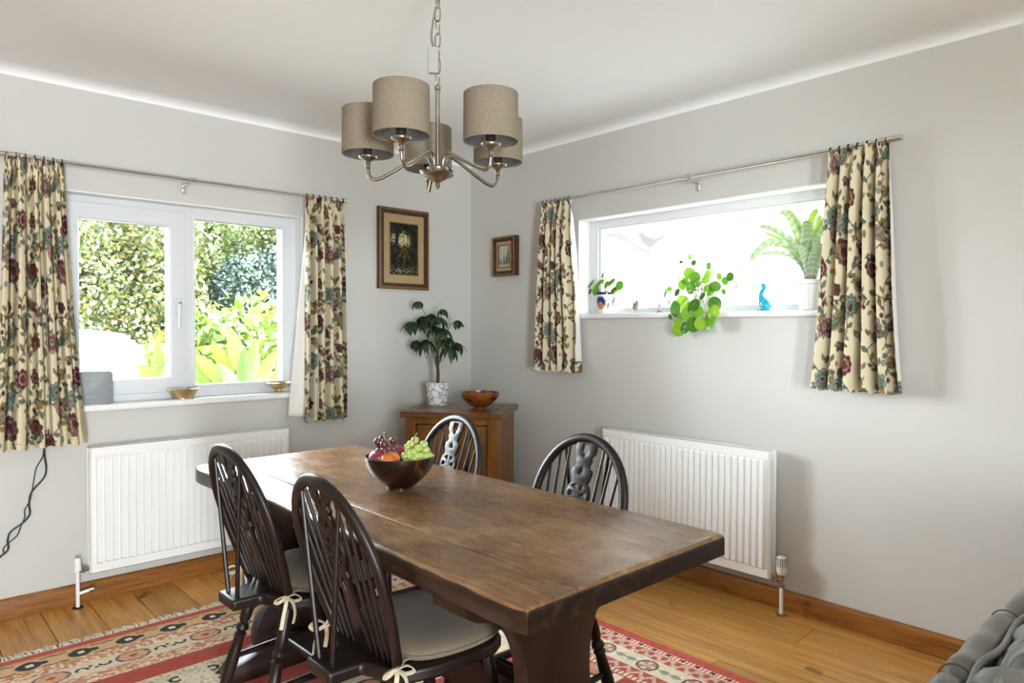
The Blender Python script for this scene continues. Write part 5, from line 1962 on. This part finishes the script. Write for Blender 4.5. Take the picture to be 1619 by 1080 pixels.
# bird figures
M_stone = pm('pale_bird_glaze', (0.30, 0.28, 0.25), 0.35, var=(0.14, 0.125, 0.11), vscale=45)
M_bwhite = pm('white_porcelain', (0.48, 0.48, 0.47), 0.25, var=(0.40, 0.40, 0.39), vscale=30)
M_bgrey = pm('grey_feather_glaze', (0.20, 0.19, 0.18), 0.4, var=(0.3, 0.29, 0.28), vscale=50)
bd1 = thing('bird_figurine', 'small grey and white perched bird ornament next to the painted pot', 'ornament', (0.02, -1.418, SZ2), 0)
G().tube(cr([(0, .012, .020), (0, .007, .030), (0, -.002, .044), (0, -.006, .054), (0, -.005, .064), (0, -.002, .070)], 4), [.004, .009, .012, .014, .0155, .0155, .015, .0145, .0135, .0125, .0115, .0110, .0108, .0112, .0115, .011, .010, .008, .006, .004, .002], 12).build('body', M_stone, bd1, ang=0)
G().tube([(0, .006, .028), (0, .014, .046), (0, .017, .072)], [.006, .0055, .003], 8, flat=(.4, 1)).build('tail', M_bgrey, bd1)
G().tube([(-.012, .002, .034), (-.013, .008, .044), (-.009, .010, .055)], [.003, .007, .002], 8, flat=(.4, 1)).build('wing', M_bgrey, bd1)
for sy in (-1, 1):
    G().tube([(0, -.002 + sy * .006, .022), (-.002, -.004 + sy * .007, .006), (-.006, -.006 + sy * .009, .0)], .0014, 6).build('leg', M_bgrey, bd1)
bd2 = thing('bird_figurine', 'tiny white bird ornament with long raised wings beside the trailing plant', 'ornament', (0.02, -1.575, SZ2), 0)
G().lathe([(0, 0), (.015, 0), (.016, .006), (.009, .012), (0, .012)], 18).build('base', M_stone, bd2)
G().tube(cr([(0, .004, .010), (0, .001, .022), (0, -.002, .034), (0, .001, .046), (0, .003, .052)], 4), [.006, .007, .008, .0085, .009, .009, .0085, .008, .007, .006, .0055, .0055, .006, .0055, .0045, .003, .0015], 10).build('body', M_bwhite, bd2, ang=0)
G().tube(cr([(0, .004, .030), (0, .018, .052), (0, .036, .062), (0, .072, .064)], 5), [.003] * 6 + [.0035] * 5 + [.002] * 4 + [.0008], 8, flat=(.5, 1.2)).build('wing', M_bgrey, bd2)
G().tube(cr([(0, -.006, .030), (0, -.018, .046), (0, -.028, .062), (0, -.034, .072)], 5), [.003] * 6 + [.0035] * 5 + [.002] * 4 + [.0008], 8, flat=(.5, 1.2)).build('wing', M_bgrey, bd2)

# blue runner duck
M_duck = pm('turquoise_glaze', hx('#0a93b8'), 0.15, var=hx('#1fb2cf'), vscale=30, coat=0.6)
M_bill = pm('duck_bill', '#6b5d55', 0.4, var='#857468')
dk = thing('duck_figurine', 'turquoise glazed runner duck ornament on the frosted window sill', 'ornament', (0.02, -2.170, SZ2), 0)


def dl(a, z):
    return (0.0, -a, z)


G().tube(cr([dl(.028, .004), dl(.020, .010), dl(.010, .024), dl(-.001, .044), dl(-.010, .062), dl(-.014, .076), dl(-.010, .090), dl(-.002, .103), dl(.002, .113), dl(-.004, .121), dl(-.013, .122)], 4),
         [0.0043, 0.0076, 0.0108, 0.0171, 0.0201, 0.0226, 0.0244, 0.0256, 0.0262, 0.0262, 0.0256, 0.0250, 0.0238, 0.0220, 0.0195, 0.0177, 0.0159, 0.0146, 0.0117, 0.0108, 0.0102, 0.0097, 0.0095, 0.0094, 0.0094, 0.0095, 0.0097, 0.0100, 0.0104, 0.0106, 0.0110, 0.0114, 0.0119, 0.0122, 0.0121, 0.0117, 0.0110, 0.0102, 0.0086, 0.0065, 0.0049], 16).build('body', M_duck, dk, ang=0)
G().tube([dl(-.012, .122), dl(-.022, .1225), dl(-.036, .1245)], [.005, .0045, .0025], 10, flat=(.6, 1.2)).build('bill', M_bill, dk)
G().tube([(-.016, .006, .058), (-.018, -.004, .040), (-.012, -.016, .018)], [.003, .010, .003], 8, flat=(.35, 1)).build('wing', M_duck, dk)
for sx in (-1, 1):
    G().tube([(sx * .007, .002, .012), (sx * .008, .008, .003), (sx * .009, .026, .0012)], [.004, .0045, .006], 8, flat=(.5, 1)).build('foot', M_bill, dk)

# bromeliad in an octagonal pot
bo = Vector((0.020, -2.398, SZ2))
br = thing('bromeliad', 'silver banded bromeliad in a white octagonal pot beside the right curtain', 'potted plant', bo, R(8))
G().lathe([(0.0, 0.0), (0.050, 0.0), (0.053, 0.004), (0.064, 0.112), (0.074, 0.116), (0.075, 0.134), (0.070, 0.136), (0.064, 0.132), (0.060, 0.116), (0.0, 0.114)], 8).build('pot', M_white, br, ang=25)
G().lathe([(0.0, 0.117), (0.0605, 0.116)], 20, cap=False).build('soil', M_soil, br)
M_brom = attrm('bromeliad_leaf', 0.4, 0.4, transl=0.5)
bi = Matrix.Rotation(R(-8), 3, 'Z')


def strap(pts, wpx, seed, bright=0.0, x0=0.02, dx=0.0, fold=0.3):
    n_ = len(pts)
    P0 = []
    for i, (cx, cy) in enumerate(pts):
        xq = x0 + dx * (i / (n_ - 1))
        P0.append(bi @ (on_plane(1180 + cx / 6, 320 + cy / 6, 0, xq) - bo))
    C_ = cr(P0, 10)
    k_ = len(C_)
    rs = np.random.RandomState(seed)
    rows = np.zeros((k_, 9, 3))
    cols = np.zeros((k_, 9, 3))
    gdark, gsil, gbr = np.array(hx('#a3be80')), np.array(hx('#eef4ec')), np.array(hx('#c4e040'))
    for i in range(k_):
        q = i / (k_ - 1)
        t_ = (C_[min(i + 1, k_ - 1)] - C_[max(i - 1, 0)]).normalized()
        view = Vector((-0.75, -0.6, 0.25))
        side = t_.cross(view).normalized()
        nrm = side.cross(t_)
        w_ = wpx / 6 / 334 * .5 * (0.72 + .28 * math.sin(PI * min(1, q * 1.3))) * (1 if q < .8 else max(.05, math.sqrt(max(0, 1 - ((q - .8) / .2) ** 2))))
        for j in range(9):
            s_ = (j - 4) / 4
            rows[i, j] = C_[i] + side * (w_ * s_) + nrm * (fold * w_ * (s_ * s_ - .4))
            b2 = 0.5 + .5 * math.sin(q * 60 + 1.3 * math.sin(s_ * 3 + seed) + rs.rand() * .8)
            m2 = min(1, (0.35 + .65 * b2) * (1.0 - .45 * q))
            c_ = gdark * (1 - m2) + gsil * m2
            c_ = c_ * (1 - bright) + gbr * bright
            if q < .12:
                c_ = c_ * (q / .12) + np.array(hx('#b59a6a')) * (1 - q / .12)
            cols[i, j] = c_
    o = grid_mesh('leaf', rows, cols, M_brom, br)
    o.modifiers.new('blade', 'SOLIDIFY').thickness = 0.0012


base_px = (598, 735)
strap([base_px, (535, 590), (430, 445), (300, 375), (190, 395), (95, 475), (32, 560)], 78, 1, 0.05, .02, -.05)
strap([base_px, (560, 560), (470, 400), (330, 300), (215, 240), (122, 228)], 66, 2, 0.0, .03, .0)
strap([base_px, (575, 520), (505, 330), (445, 190), (385, 110), (322, 88)], 98, 3, 0.15, .04, .02)
strap([base_px, (590, 560), (570, 380), (568, 250), (578, 172)], 128, 4, 0.0, .01, .0, .5)
strap([(606, 735), (605, 500), (602, 300), (620, 150), (672, 66)], 74, 5, 0.75, .045, .02)
strap([(610, 735), (625, 560), (655, 380), (705, 250), (765, 130)], 86, 6, 0.1, .03, .0)
strap([base_px, (540, 620), (450, 525), (330, 478), (225, 478), (135, 492)], 44, 7, 0.0, .0, -.02)
strap([base_px, (530, 560), (420, 450), (330, 410), (262, 412)], 40, 8, 0.8, .05, .01)
strap([base_px, (500, 480), (380, 380), (280, 330), (175, 285)], 44, 9, 0.7, .05, .01)
strap([(600, 735), (590, 620), (555, 510), (505, 440), (440, 425)], 98, 10, 0.0, -.01, -.045, .5)
strap([(608, 735), (630, 610), (655, 500), (668, 420), (645, 362)], 120, 11, 0.0, -.005, -.02, .5)
strap([(612, 735), (660, 600), (720, 480), (790, 400), (860, 380)], 90, 12, 0.0, .02, -.01)
strap([(605, 735), (580, 480), (540, 300), (470, 170), (400, 70)], 70, 13, 0.4, .06, .02)
strap([(606, 735), (640, 450), (670, 260), (700, 120)], 60, 14, 0.7, .06, .02)

# ------------------------------------------------------------------ grey leather sofa
M_lea = pm('grey_leather', (0.105, 0.100, 0.092), 0.28, var=(0.135, 0.129, 0.12), vscale=7, bmp=0.25, bscale=260, coat=0.15)
M_seam = pm('dark_seam_thread', (0.05, 0.048, 0.045), 0.7, var=(0.07, 0.066, 0.06))
sf = thing('sofa', 'grey leather sofa with piped cushions at the right edge, back to the table', 'sofa', (0, 0, 0))


def roll(x0, x1, y, z, r_, name='back_roll', hgt=0.55):
    """padded top of the sofa back: rounded section run along X"""
    sec = [(y - 0.10, z - hgt), (y - 0.0, z - hgt), (y + 0.0, z - r_)] + [(y - r_ + r_ * math.cos(R(a)), z - r_ + r_ * math.sin(R(a))) for a in range(0, 181, 15)] + [(y - 2 * r_, z - hgt * .5)]
    n_ = 14
    K = len(sec)
    v, f = [], []
    for i in range(n_ + 1):
        q = i / n_
        e = 1 - 0.10 * max(0, 1 - min(q, 1 - q) / 0.06) ** 2
        for a, c in sec:
            v.append((x0 + (x1 - x0) * q, y - r_ + (a - y + r_) * e, z - hgt + (c - z + hgt) * (1 - (1 - e) * .35) + 0.003 * math.sin(q * 17) * (c > z - r_)))
    for i in range(n_):
        for j in range(K):
            f.append((i * K + j, (i + 1) * K + j, (i + 1) * K + (j + 1) % K, i * K + (j + 1) % K))
    f += [tuple(range(K)), tuple(n_ * K + j for j in range(K - 1, -1, -1))]
    o = mk(name, v, f, M_lea, sf, ang=50)
    bm = bmesh.new()
    bm.from_mesh(o.data)
    bmesh.ops.recalc_face_normals(bm, faces=bm.faces)
    bm.to_mesh(o.data)
    bm.free()


SY = -3.435
roll(-2.15, -1.815, SY, 0.748, 0.026)
roll(-1.810, -1.490, SY, 0.752, 0.027)
roll(-1.487, -0.45, SY - 0.005, 0.746, 0.023)
for x_ in (-1.8115, -1.4885):
    G().tube([(x_, SY - .026 + .0265 * math.cos(R(a)), 0.750 - .026 + .0275 * math.sin(R(a))) for a in range(0, 171, 15)], 0.0014, 6).build('seam', M_seam, sf)


def soft_cushion(name, x0, x1, y0, y1, z0, z1, seed, wr=0.012):
    nx_, na = 40, 28
    v, f = [], []
    rs = random.Random(seed)
    p_ = [rs.uniform(0, 6) for _ in range(6)]
    yc, zc, hy, hz = (y0 + y1) / 2, (z0 + z1) / 2, (y1 - y0) / 2, (z1 - z0) / 2
    for i in range(nx_ + 1):
        q = i / nx_
        e = (1 - abs(2 * q - 1) ** 8) ** 0.5 if 0 < q < 1 else 0.02
        for j in range(na):
            a = 2 * PI * j / na
            cy, cz = math.cos(a), math.sin(a)
            sy_, sz_ = math.copysign(abs(cy) ** .55, cy), math.copysign(abs(cz) ** .55, cz)
            w_ = wr * (math.sin(q * 38 + p_[0] + 2 * cy) * .4 + math.sin(q * 21 + p_[1] + 3 * cz) * .5 + math.sin(q * 63 + p_[2] + cy * 5) * .25)
            v.append((x0 + (x1 - x0) * q, yc + (hy * (.85 + .15 * e) + w_) * sy_, zc + (hz * (.9 + .1 * e) + w_) * sz_ * (0.86 + .14 * e)))
    for i in range(nx_):
        for j in range(na):
            f.append((i * na + j, (i + 1) * na + j, (i + 1) * na + (j + 1) % na, i * na + (j + 1) % na))
    f += [tuple(range(na)), tuple(nx_ * na + j for j in range(na - 1, -1, -1))]
    o = mk(name, v, f, M_lea, sf, ang=0)
    bm = bmesh.new()
    bm.from_mesh(o.data)
    bmesh.ops.recalc_face_normals(bm, faces=bm.faces)
    bm.to_mesh(o.data)
    bm.free()
    return o


for k_, (xa, xb) in enumerate(((-2.13, -1.28), (-1.27, -0.47))):
    bc = soft_cushion('back_cushion', xa, xb, SY - 0.21, SY - 0.052, 0.42, 0.775, k_ + 1)
    for yy, zz_, rr_ in ((SY - 0.058, 0.752, 0.006), (SY - 0.098, 0.776, 0.0065)):
        G().tube(cr([(xa + .02 + (xb - xa - .04) * q / 10, yy + 0.006 * math.sin(q * 2.1 + k_), zz_ + 0.004 * math.sin(q * 1.7)) for q in range(11)], 4), rr_, 8).build('piping', M_lea, bc, ang=0)
    G().box(xa, xb, SY - 0.92, SY - 0.20, 0.27, 0.44).build('seat_cushion_pad', M_lea, sf, bevel=0.05, seg=4)
G().box(-2.15, -0.45, SY - 0.93, SY - 0.02, 0.07, 0.27).build('base', M_lea, sf, bevel=0.02)
for xa, xb in ((-2.33, -2.152), (-0.448, -0.27)):
    G().box(xa, xb, SY - 0.94, SY - 0.01, 0.07, 0.60).build('arm', M_lea, sf, bevel=0.06, seg=5)
for x_ in (-2.25, -0.35):
    for y_ in (SY - 0.88, SY - 0.08):
        G().lathe([(0.018, 0.0), (0.024, 0.075), (0, 0.075)], 14, Matrix.Translation((x_, y_, 0))).build('leg', M_dark, sf)

# ------------------------------------------------------------------ garden outside
GZ = -0.25
M_grass = pm('lawn', (0.05, 0.08, 0.015), 0.9, var=(0.09, 0.12, 0.03), vscale=14, bmp=0.6, bscale=80)
M_drive = pm('gravel_drive', (0.36, 0.345, 0.32), 0.9, var=(0.46, 0.44, 0.41), vscale=60, bmp=0.6, bscale=120)
tag(G().box(-14, 16, 0.29, 24, GZ - 0.1, GZ).build('garden_ground', M_grass, ang=None), kind='structure')
M_pave = pm('pale_bounce_stone', (0.52, 0.50, 0.46), 0.85, var=(0.60, 0.58, 0.54), vscale=6, bmp=0.3, bscale=60)
tag(G().box(-14, 16, 0.29, 2.9, GZ, GZ + 0.012).build('bounce_paving', M_pave, ang=None), kind='structure')  # unseen pale strip added to throw daylight up to the ceiling
tag(G().box(-14, 3.2, 3.4, 6.3, GZ, GZ + 0.012).build('garden_drive', M_drive, ang=None), kind='structure')


def leafcloud(blobs, n, size, seed, flat=0.35):
    """leaf blades spread through the shells of a set of ellipsoids (cx, cy, cz, rx, ry, rz)"""
    rs = np.random.RandomState(seed)
    B = np.array(blobs, float)
    wt = (B[:, 3] * B[:, 5] + B[:, 3] * B[:, 4])
    k_ = rs.choice(len(B), n, p=wt / wt.sum())
    d = rs.normal(size=(n, 3))
    d /= np.linalg.norm(d, axis=1)[:, None]
    rad = 0.55 + 0.45 * rs.rand(n, 1) ** .5
    bump_ = 1 + .16 * np.sin(d[:, :1] * 7 + k_[:, None]) * np.cos(d[:, 2:] * 6)
    C_ = B[k_, :3] + d * rad * bump_ * B[k_, 3:]
    ax = rs.normal(size=(n, 3)) + d * .6
    ax /= np.linalg.norm(ax, axis=1)[:, None]
    t_ = np.cross(ax, rs.normal(size=(n, 3)))
    t_ /= np.linalg.norm(t_, axis=1)[:, None]
    s_ = np.cross(ax, t_)
    L_ = size * (.6 + .8 * rs.rand(n, 1))
    w_ = L_ * .32
    v = np.stack([C_ - t_ * L_ * .5, C_ + s_ * w_ * .9 - t_ * L_ * .02, C_ + t_ * L_ * .5 + ax * L_ * .08, C_ - s_ * w_ * .9 - t_ * L_ * .02], 1).reshape(-1, 3)
    return v, np.arange(4 * n).reshape(-1, 4)


def np_mesh(name, v, q, m_, parent):
    me = bpy.data.meshes.new(name)
    me.vertices.add(len(v))
    me.vertices.foreach_set('co', v.reshape(-1).astype(np.float32))
    me.loops.add(q.size)
    me.loops.foreach_set('vertex_index', q.reshape(-1).astype(np.int32))
    me.polygons.add(len(q))
    me.polygons.foreach_set('loop_start', np.arange(0, q.size, 4, dtype=np.int32))
    me.update(calc_edges=True)
    me.validate()
    me.materials.append(m_)
    o = bpy.data.objects.new(name, me)
    COL.objects.link(o)
    o.parent = parent
    return o


LEAFK = 0.165
M_lf_y = leafm('autumn_hedge_leaf', [(0, '#4f6236'), (0.3, '#748848'), (0.6, '#9aa652'), (0.88, '#c4bd66'), (0.98, '#c89a52'), (1, '#b0704a')], 0.45, 0.45, k=LEAFK)
M_lf_d = leafm('dark_evergreen_leaf', [(0, '#1c3a30'), (0.5, '#2c5240'), (1, '#4a7050')], 0.4, 0.25, k=LEAFK)
M_lf_h = leafm('green_hedge_leaf', [(0, '#54743a'), (0.5, '#7d9650'), (1, '#a9b46a')], 0.45, 0.4, k=LEAFK)
M_lf_l = leafm('pale_tree_leaf', [(0, '#6f8a44'), (0.5, '#9aae5c'), (1, '#c2cc7c')], 0.45, 0.5, k=LEAFK)


def tree(name, label, cat, base, trunk_h, blobs, n, size, seed, m_, grp='trees and bushes behind the garden'):
    t = thing(name, label, cat, base, 0, grp)
    b0 = Vector(base)
    v, q = leafcloud([(a - b0.x, b_ - b0.y, c - b0.z, d, e, g_) for a, b_, c, d, e, g_ in blobs], n, size, seed)
    tag(np_mesh('foliage', v, q, m_, t), kind='stuff')
    top = max(blobs, key=lambda b_: b_[2])
    tx = Vector((top[0], top[1], top[2])) - b0
    G().tube(cr([(0, 0, 0), tuple(tx * .35 + Vector((.05, 0, 0))), tuple(tx * .9)], 6), [.09 - .005 * i for i in range(13)], 8).build('trunk', M_bark, t)
    for i, b_ in enumerate(blobs[:5]):
        c = Vector(b_[:3]) - b0
        G().tube([tuple(tx * .3), tuple((tx * .3 + c) / 2 + Vector((0, 0, .1))), tuple(c)], [.035, .025, .012], 6).build('branch', M_bark, t)


tree('hedge_tree', 'tall yellowing hedge tree behind the white car', 'tree', (-0.4, 8.4, GZ), 1, [(-1.3, 8.2, 1.3, 1.1, .8, 1.5), (-0.2, 8.4, 1.2, 1.0, .8, 1.4), (0.5, 8.3, 1.3, .7, .7, 1.4), (-0.9, 8.5, 2.9, 1.1, .8, 1.0), (0.3, 8.5, 2.9, .8, .8, 0.9)], 30000, 0.085, 1, M_lf_y)
tree('evergreen_tree', 'dark blue-green evergreen in the middle of the right window pane', 'tree', (1.95, 8.3, GZ), 1, [(1.75, 8.2, 2.0, .62, .5, .62), (2.45, 8.2, 2.2, .6, .5, .7), (2.0, 8.4, 0.9, 1.0, .6, 1.1)], 15000, 0.08, 2, M_lf_d)
tree('pale_tree', 'pale leafy tree spreading above the dark evergreen', 'tree', (1.1, 9.0, GZ), 1, [(1.0, 8.8, 2.6, .62, .5, .9), (1.9, 9.0, 3.25, .9, .6, .55), (2.9, 9.0, 3.3, .8, .6, .7), (1.1, 8.9, 1.3, .7, .5, 1.3)], 17000, 0.09, 3, M_lf_l)
tree('hedge', 'dense green hedge closing the back of the garden', 'hedge', (0.8, 10.3, GZ), 1, [(-2.6, 10.3, 1.4, 1.3, .7, 1.9), (-1.2, 10.4, 1.5, 1.2, .7, 2.2), (0.2, 10.3, 1.5, 1.2, .7, 2.3), (1.5, 10.4, 1.5, 1.2, .7, 2.3), (2.8, 10.3, 1.5, 1.2, .7, 2.4), (4.0, 10.3, 1.5, 1.2, .7, 2.4)], 26000, 0.15, 5, M_lf_h)

# laurel bush: its leaves are big enough to tell apart
M_laur = leafm('laurel_leaf', [(0, '#5a8a20'), (0.4, '#8fb838'), (0.8, '#bcd858'), (1, '#dcec90')], 0.3, 0.4, island=False, k=LEAFK)


def blade(ln, wd, curl=0.15, n=4):
    v, f = [(0, 0, 0)], []
    for i in range(1, n + 1):
        q = i / n
        w_ = wd * .5 * math.sin(PI * (q * .93 + .05)) if i < n else 0.001
        z_ = -curl * ln * q * q
        v += [(q * ln, -w_, z_ + w_ * .3), (q * ln, 0, z_), (q * ln, w_, z_ + w_ * .3)]
        j = 1 + (i - 1) * 3
        f += [(0, j, j + 1), (0, j + 1, j + 2)] if i == 1 else [(j - 3, j, j + 1, j - 2), (j - 2, j + 1, j + 2, j - 1)]
    return v, f


lau = thing('laurel_bush', 'bright green laurel bush in the middle distance of the garden', 'bush', (-0.38, 3.05, GZ))
v, f = blade(0.125, 0.046)
lr = random.Random(21)
lme = None
for i in range(290):
    a, b_ = lr.uniform(0, 2 * PI), lr.uniform(-.2, 1)
    rr_ = math.sqrt(max(0, 1 - b_ * b_)) * lr.uniform(.75, 1.05)
    q = lr.uniform(.0, 1)
    cx_, cy_, cz_ = rr_ * math.cos(a) * 0.80, rr_ * math.sin(a) * 0.5, 1.05 + 0.82 * b_ * lr.uniform(.8, 1.05)
    if lme is None:
        o = mk('leaf', v, f, M_laur, lau, ang=0)
        lme = o.data
    else:
        o = bpy.data.objects.new('leaf', lme)
        COL.objects.link(o)
        o.parent = lau
    o.location = (cx_, cy_, cz_)
    o.rotation_euler = (lr.uniform(-.7, .7), lr.uniform(-1.1, .1), a + lr.uniform(-.7, .7))
    s_ = lr.uniform(.7, 1.25)
    o.scale = (s_, s_, s_)
v, q = leafcloud([(0, 0, 1.05, .78, .45, .80), (.1, .1, .5, .7, .4, .6), (-.5, 0, .9, .5, .4, .75), (.55, 0, .95, .5, .4, .8)], 6000, 0.11, 33)
tag(np_mesh('inner_foliage', v, q, M_laur, lau), kind='stuff')
for i in range(6):
    a = i * 1.05
    G().tube([(0.05 * math.cos(a), 0.05 * math.sin(a), 0), (0.2 * math.cos(a), 0.15 * math.sin(a), .5), (0.5 * math.cos(a), 0.3 * math.sin(a), 1.1)], [.02, .015, .008], 6).build('stem', M_bark, lau)

# lush big-leaved plants right outside the glass
M_big = leafm('yellow_green_big_leaf', [(0, '#6f9c18'), (0.4, '#98bc22'), (0.75, '#b8d030'), (1, '#cfdc50')], 0.45, 0.5, island=False, k=LEAFK * 0.5)  # yellow-green tones picked at random for each leaf


def big_plant(label, base, leaves, seed):
    t = thing('broad_leaf_plant', label, 'plant', base, 0, 'broad leaved plants by the window')
    rs = random.Random(seed)
    b0 = Vector(base)
    for px, py, yy, ln, wd, az, el in leaves:
        tip = on_plane(px, py + 22, 1, yy) - b0
        ln, wd = ln * 0.72, wd * 0.72
        d = Vector((math.cos(R(az)) * math.cos(R(el)), math.sin(R(az)) * math.cos(R(el)), math.sin(R(el))))
        st = tip - d * ln * .55
        n_ = 12
        rows = []
        sd_ = d.cross(Vector((0.2, 1, 0.15))).normalized()
        nm = sd_.cross(d)
        v, f = [tuple(st)], []
        for i in range(1, n_ + 1):
            q_ = i / n_
            w_ = wd * .5 * math.sin(PI * min(1, q_ * .92 + .06)) ** .7 * (1 + .16 * math.sin(i * 2.6)) if i < n_ else .002
            c_ = st + d * (ln * q_) + nm * (-.22 * ln * q_ * q_)
            v += [tuple(c_ - sd_ * w_ + nm * w_ * .25), tuple(c_ - sd_ * w_ * .5 + nm * w_ * .04), tuple(c_), tuple(c_ + sd_ * w_ * .5 + nm * w_ * .04), tuple(c_ + sd_ * w_ + nm * w_ * .25)]
            j = 1 + (i - 1) * 5
            if i == 1:
                f += [(0, j + k_, j + k_ + 1) for k_ in range(4)]
            else:
                f += [(j - 5 + k_, j + k_, j + k_ + 1, j - 4 + k_) for k_ in range(4)]
        lf = mk('leaf', v, f, M_big, t, ang=0)
        G().tube(cr([(rs.uniform(-.05, .05), rs.uniform(-.05, .05), 0), tuple(st * .5 + Vector((0, 0, .1))), tuple(st)], 5), .007, 6).build('leaf_stalk', M_green1, lf)


big_plant('broad yellow-green leaves at the lower right of the garden window', (-1.12, 1.35, GZ), [(350, 545, 1.3, .42, .13, 150, 62), (372, 532, 1.25, .50, .15, 120, 70), (398, 548, 1.3, .46, .15, 60, 60), (330, 560, 1.2, .40, .14, 170, 50), (420, 560, 1.35, .42, .15, 20, 55), (362, 575, 1.15, .36, .13, 100, 35), (318, 585, 1.2, .34, .13, 185, 40), (405, 585, 1.2, .34, .14, 30, 30), (385, 560, 1.1, .40, .12, 75, 65), (340, 595, 1.1, .30, .11, 160, 20), (430, 580, 1.3, .36, .12, 10, 40), (310, 550, 1.4, .42, .13, 160, 65), (372, 600, 1.1, .28, .11, 60, 10), (425, 600, 1.2, .30, .12, 0, 15)], 1)
big_plant('broad yellow-green leaves by the white car in the left window pane', (-1.70, 1.45, GZ), [(252, 550, 1.5, .40, .12, 100, 70), (240, 572, 1.4, .36, .12, 160, 45), (258, 580, 1.4, .34, .12, 60, 50), (228, 592, 1.4, .30, .10, 180, 25), (250, 596, 1.3, .28, .11, 90, 20), (262, 562, 1.5, .34, .11, 40, 70)], 2)

# parked white car
M_car = pm('white_car_paint', (0.80, 0.81, 0.82), 0.2, var=(0.82, 0.83, 0.84), coat=0.5)
M_cglass = pm('car_glass', (0.30, 0.34, 0.37), 0.05, var=(0.33, 0.37, 0.40), spec=1.0)
M_tyre = pm('tyre_rubber', (0.02, 0.02, 0.02), 0.8, var=(0.03, 0.03, 0.03))
car = thing('car', 'white parked car seen through the left pane of the garden window', 'car', (-2.2, 4.9, GZ))
zz = 1.46
body = [(-2.0, .30), (-2.02, .70), (-1.9, .92), (-1.55, 1.02), (1.25, 1.02), (2.05, .90), (2.25, .70), (2.25, .30)]
v, f = plate(body, [], 1.66, 0.04)
mk('body', [(a, z_, c) for a, c, z_ in v], f, M_car, car, ang=40)
cabp = [(-1.75, 1.0), (-1.25, 1.36), (-0.8, 1.455), (0.75, 1.46), (1.02, 1.42), (1.5, 1.0)]
v, f = plate(cabp, [], 1.34, 0.07)
mk('roof', [(a, z_ * (1 - .12 * (c > 1.3)), c) for a, c, z_ in v], f, M_car, car, ang=40)
for sy in (-1, 1):
    for w_ in ([(-1.45, 1.04), (-1.15, 1.33), (-0.75, 1.39), (-0.25, 1.395), (-0.25, 1.04)], [(-0.19, 1.04), (-0.19, 1.395), (0.72, 1.395), (0.98, 1.34), (1.33, 1.04)]):
        v, f = plate(w_, [], 0.012)
        mk('side_window', [(a, sy * (0.752 - .10 * max(0, c - 1.05)) + z_, c) for a, c, z_ in v], f, M_cglass, car, ang=None)
ws = [(1.53, -.60, 1.03), (1.53, .60, 1.03), (1.07, .54, 1.41), (1.07, -.54, 1.41)]
mk('windscreen', ws + [(x_ + .012, y_, z_ + .01) for x_, y_, z_ in ws], [(0, 1, 2, 3), (7, 6, 5, 4), (0, 4, 5, 1), (1, 5, 6, 2), (2, 6, 7, 3), (3, 7, 4, 0)], M_cglass, car, ang=None)
for x_ in (-1.3, 1.4):
    for sy in (-1, 1):
        G().lathe([(0.0, -.09), (.27, -.09), (.31, -.07), (.31, .07), (.27, .09), (0, .09)], 28, Matrix.Translation((x_, sy * .80, .315)) @ Matrix.Rotation(R(90), 4, 'X')).build('wheel', M_tyre, car)
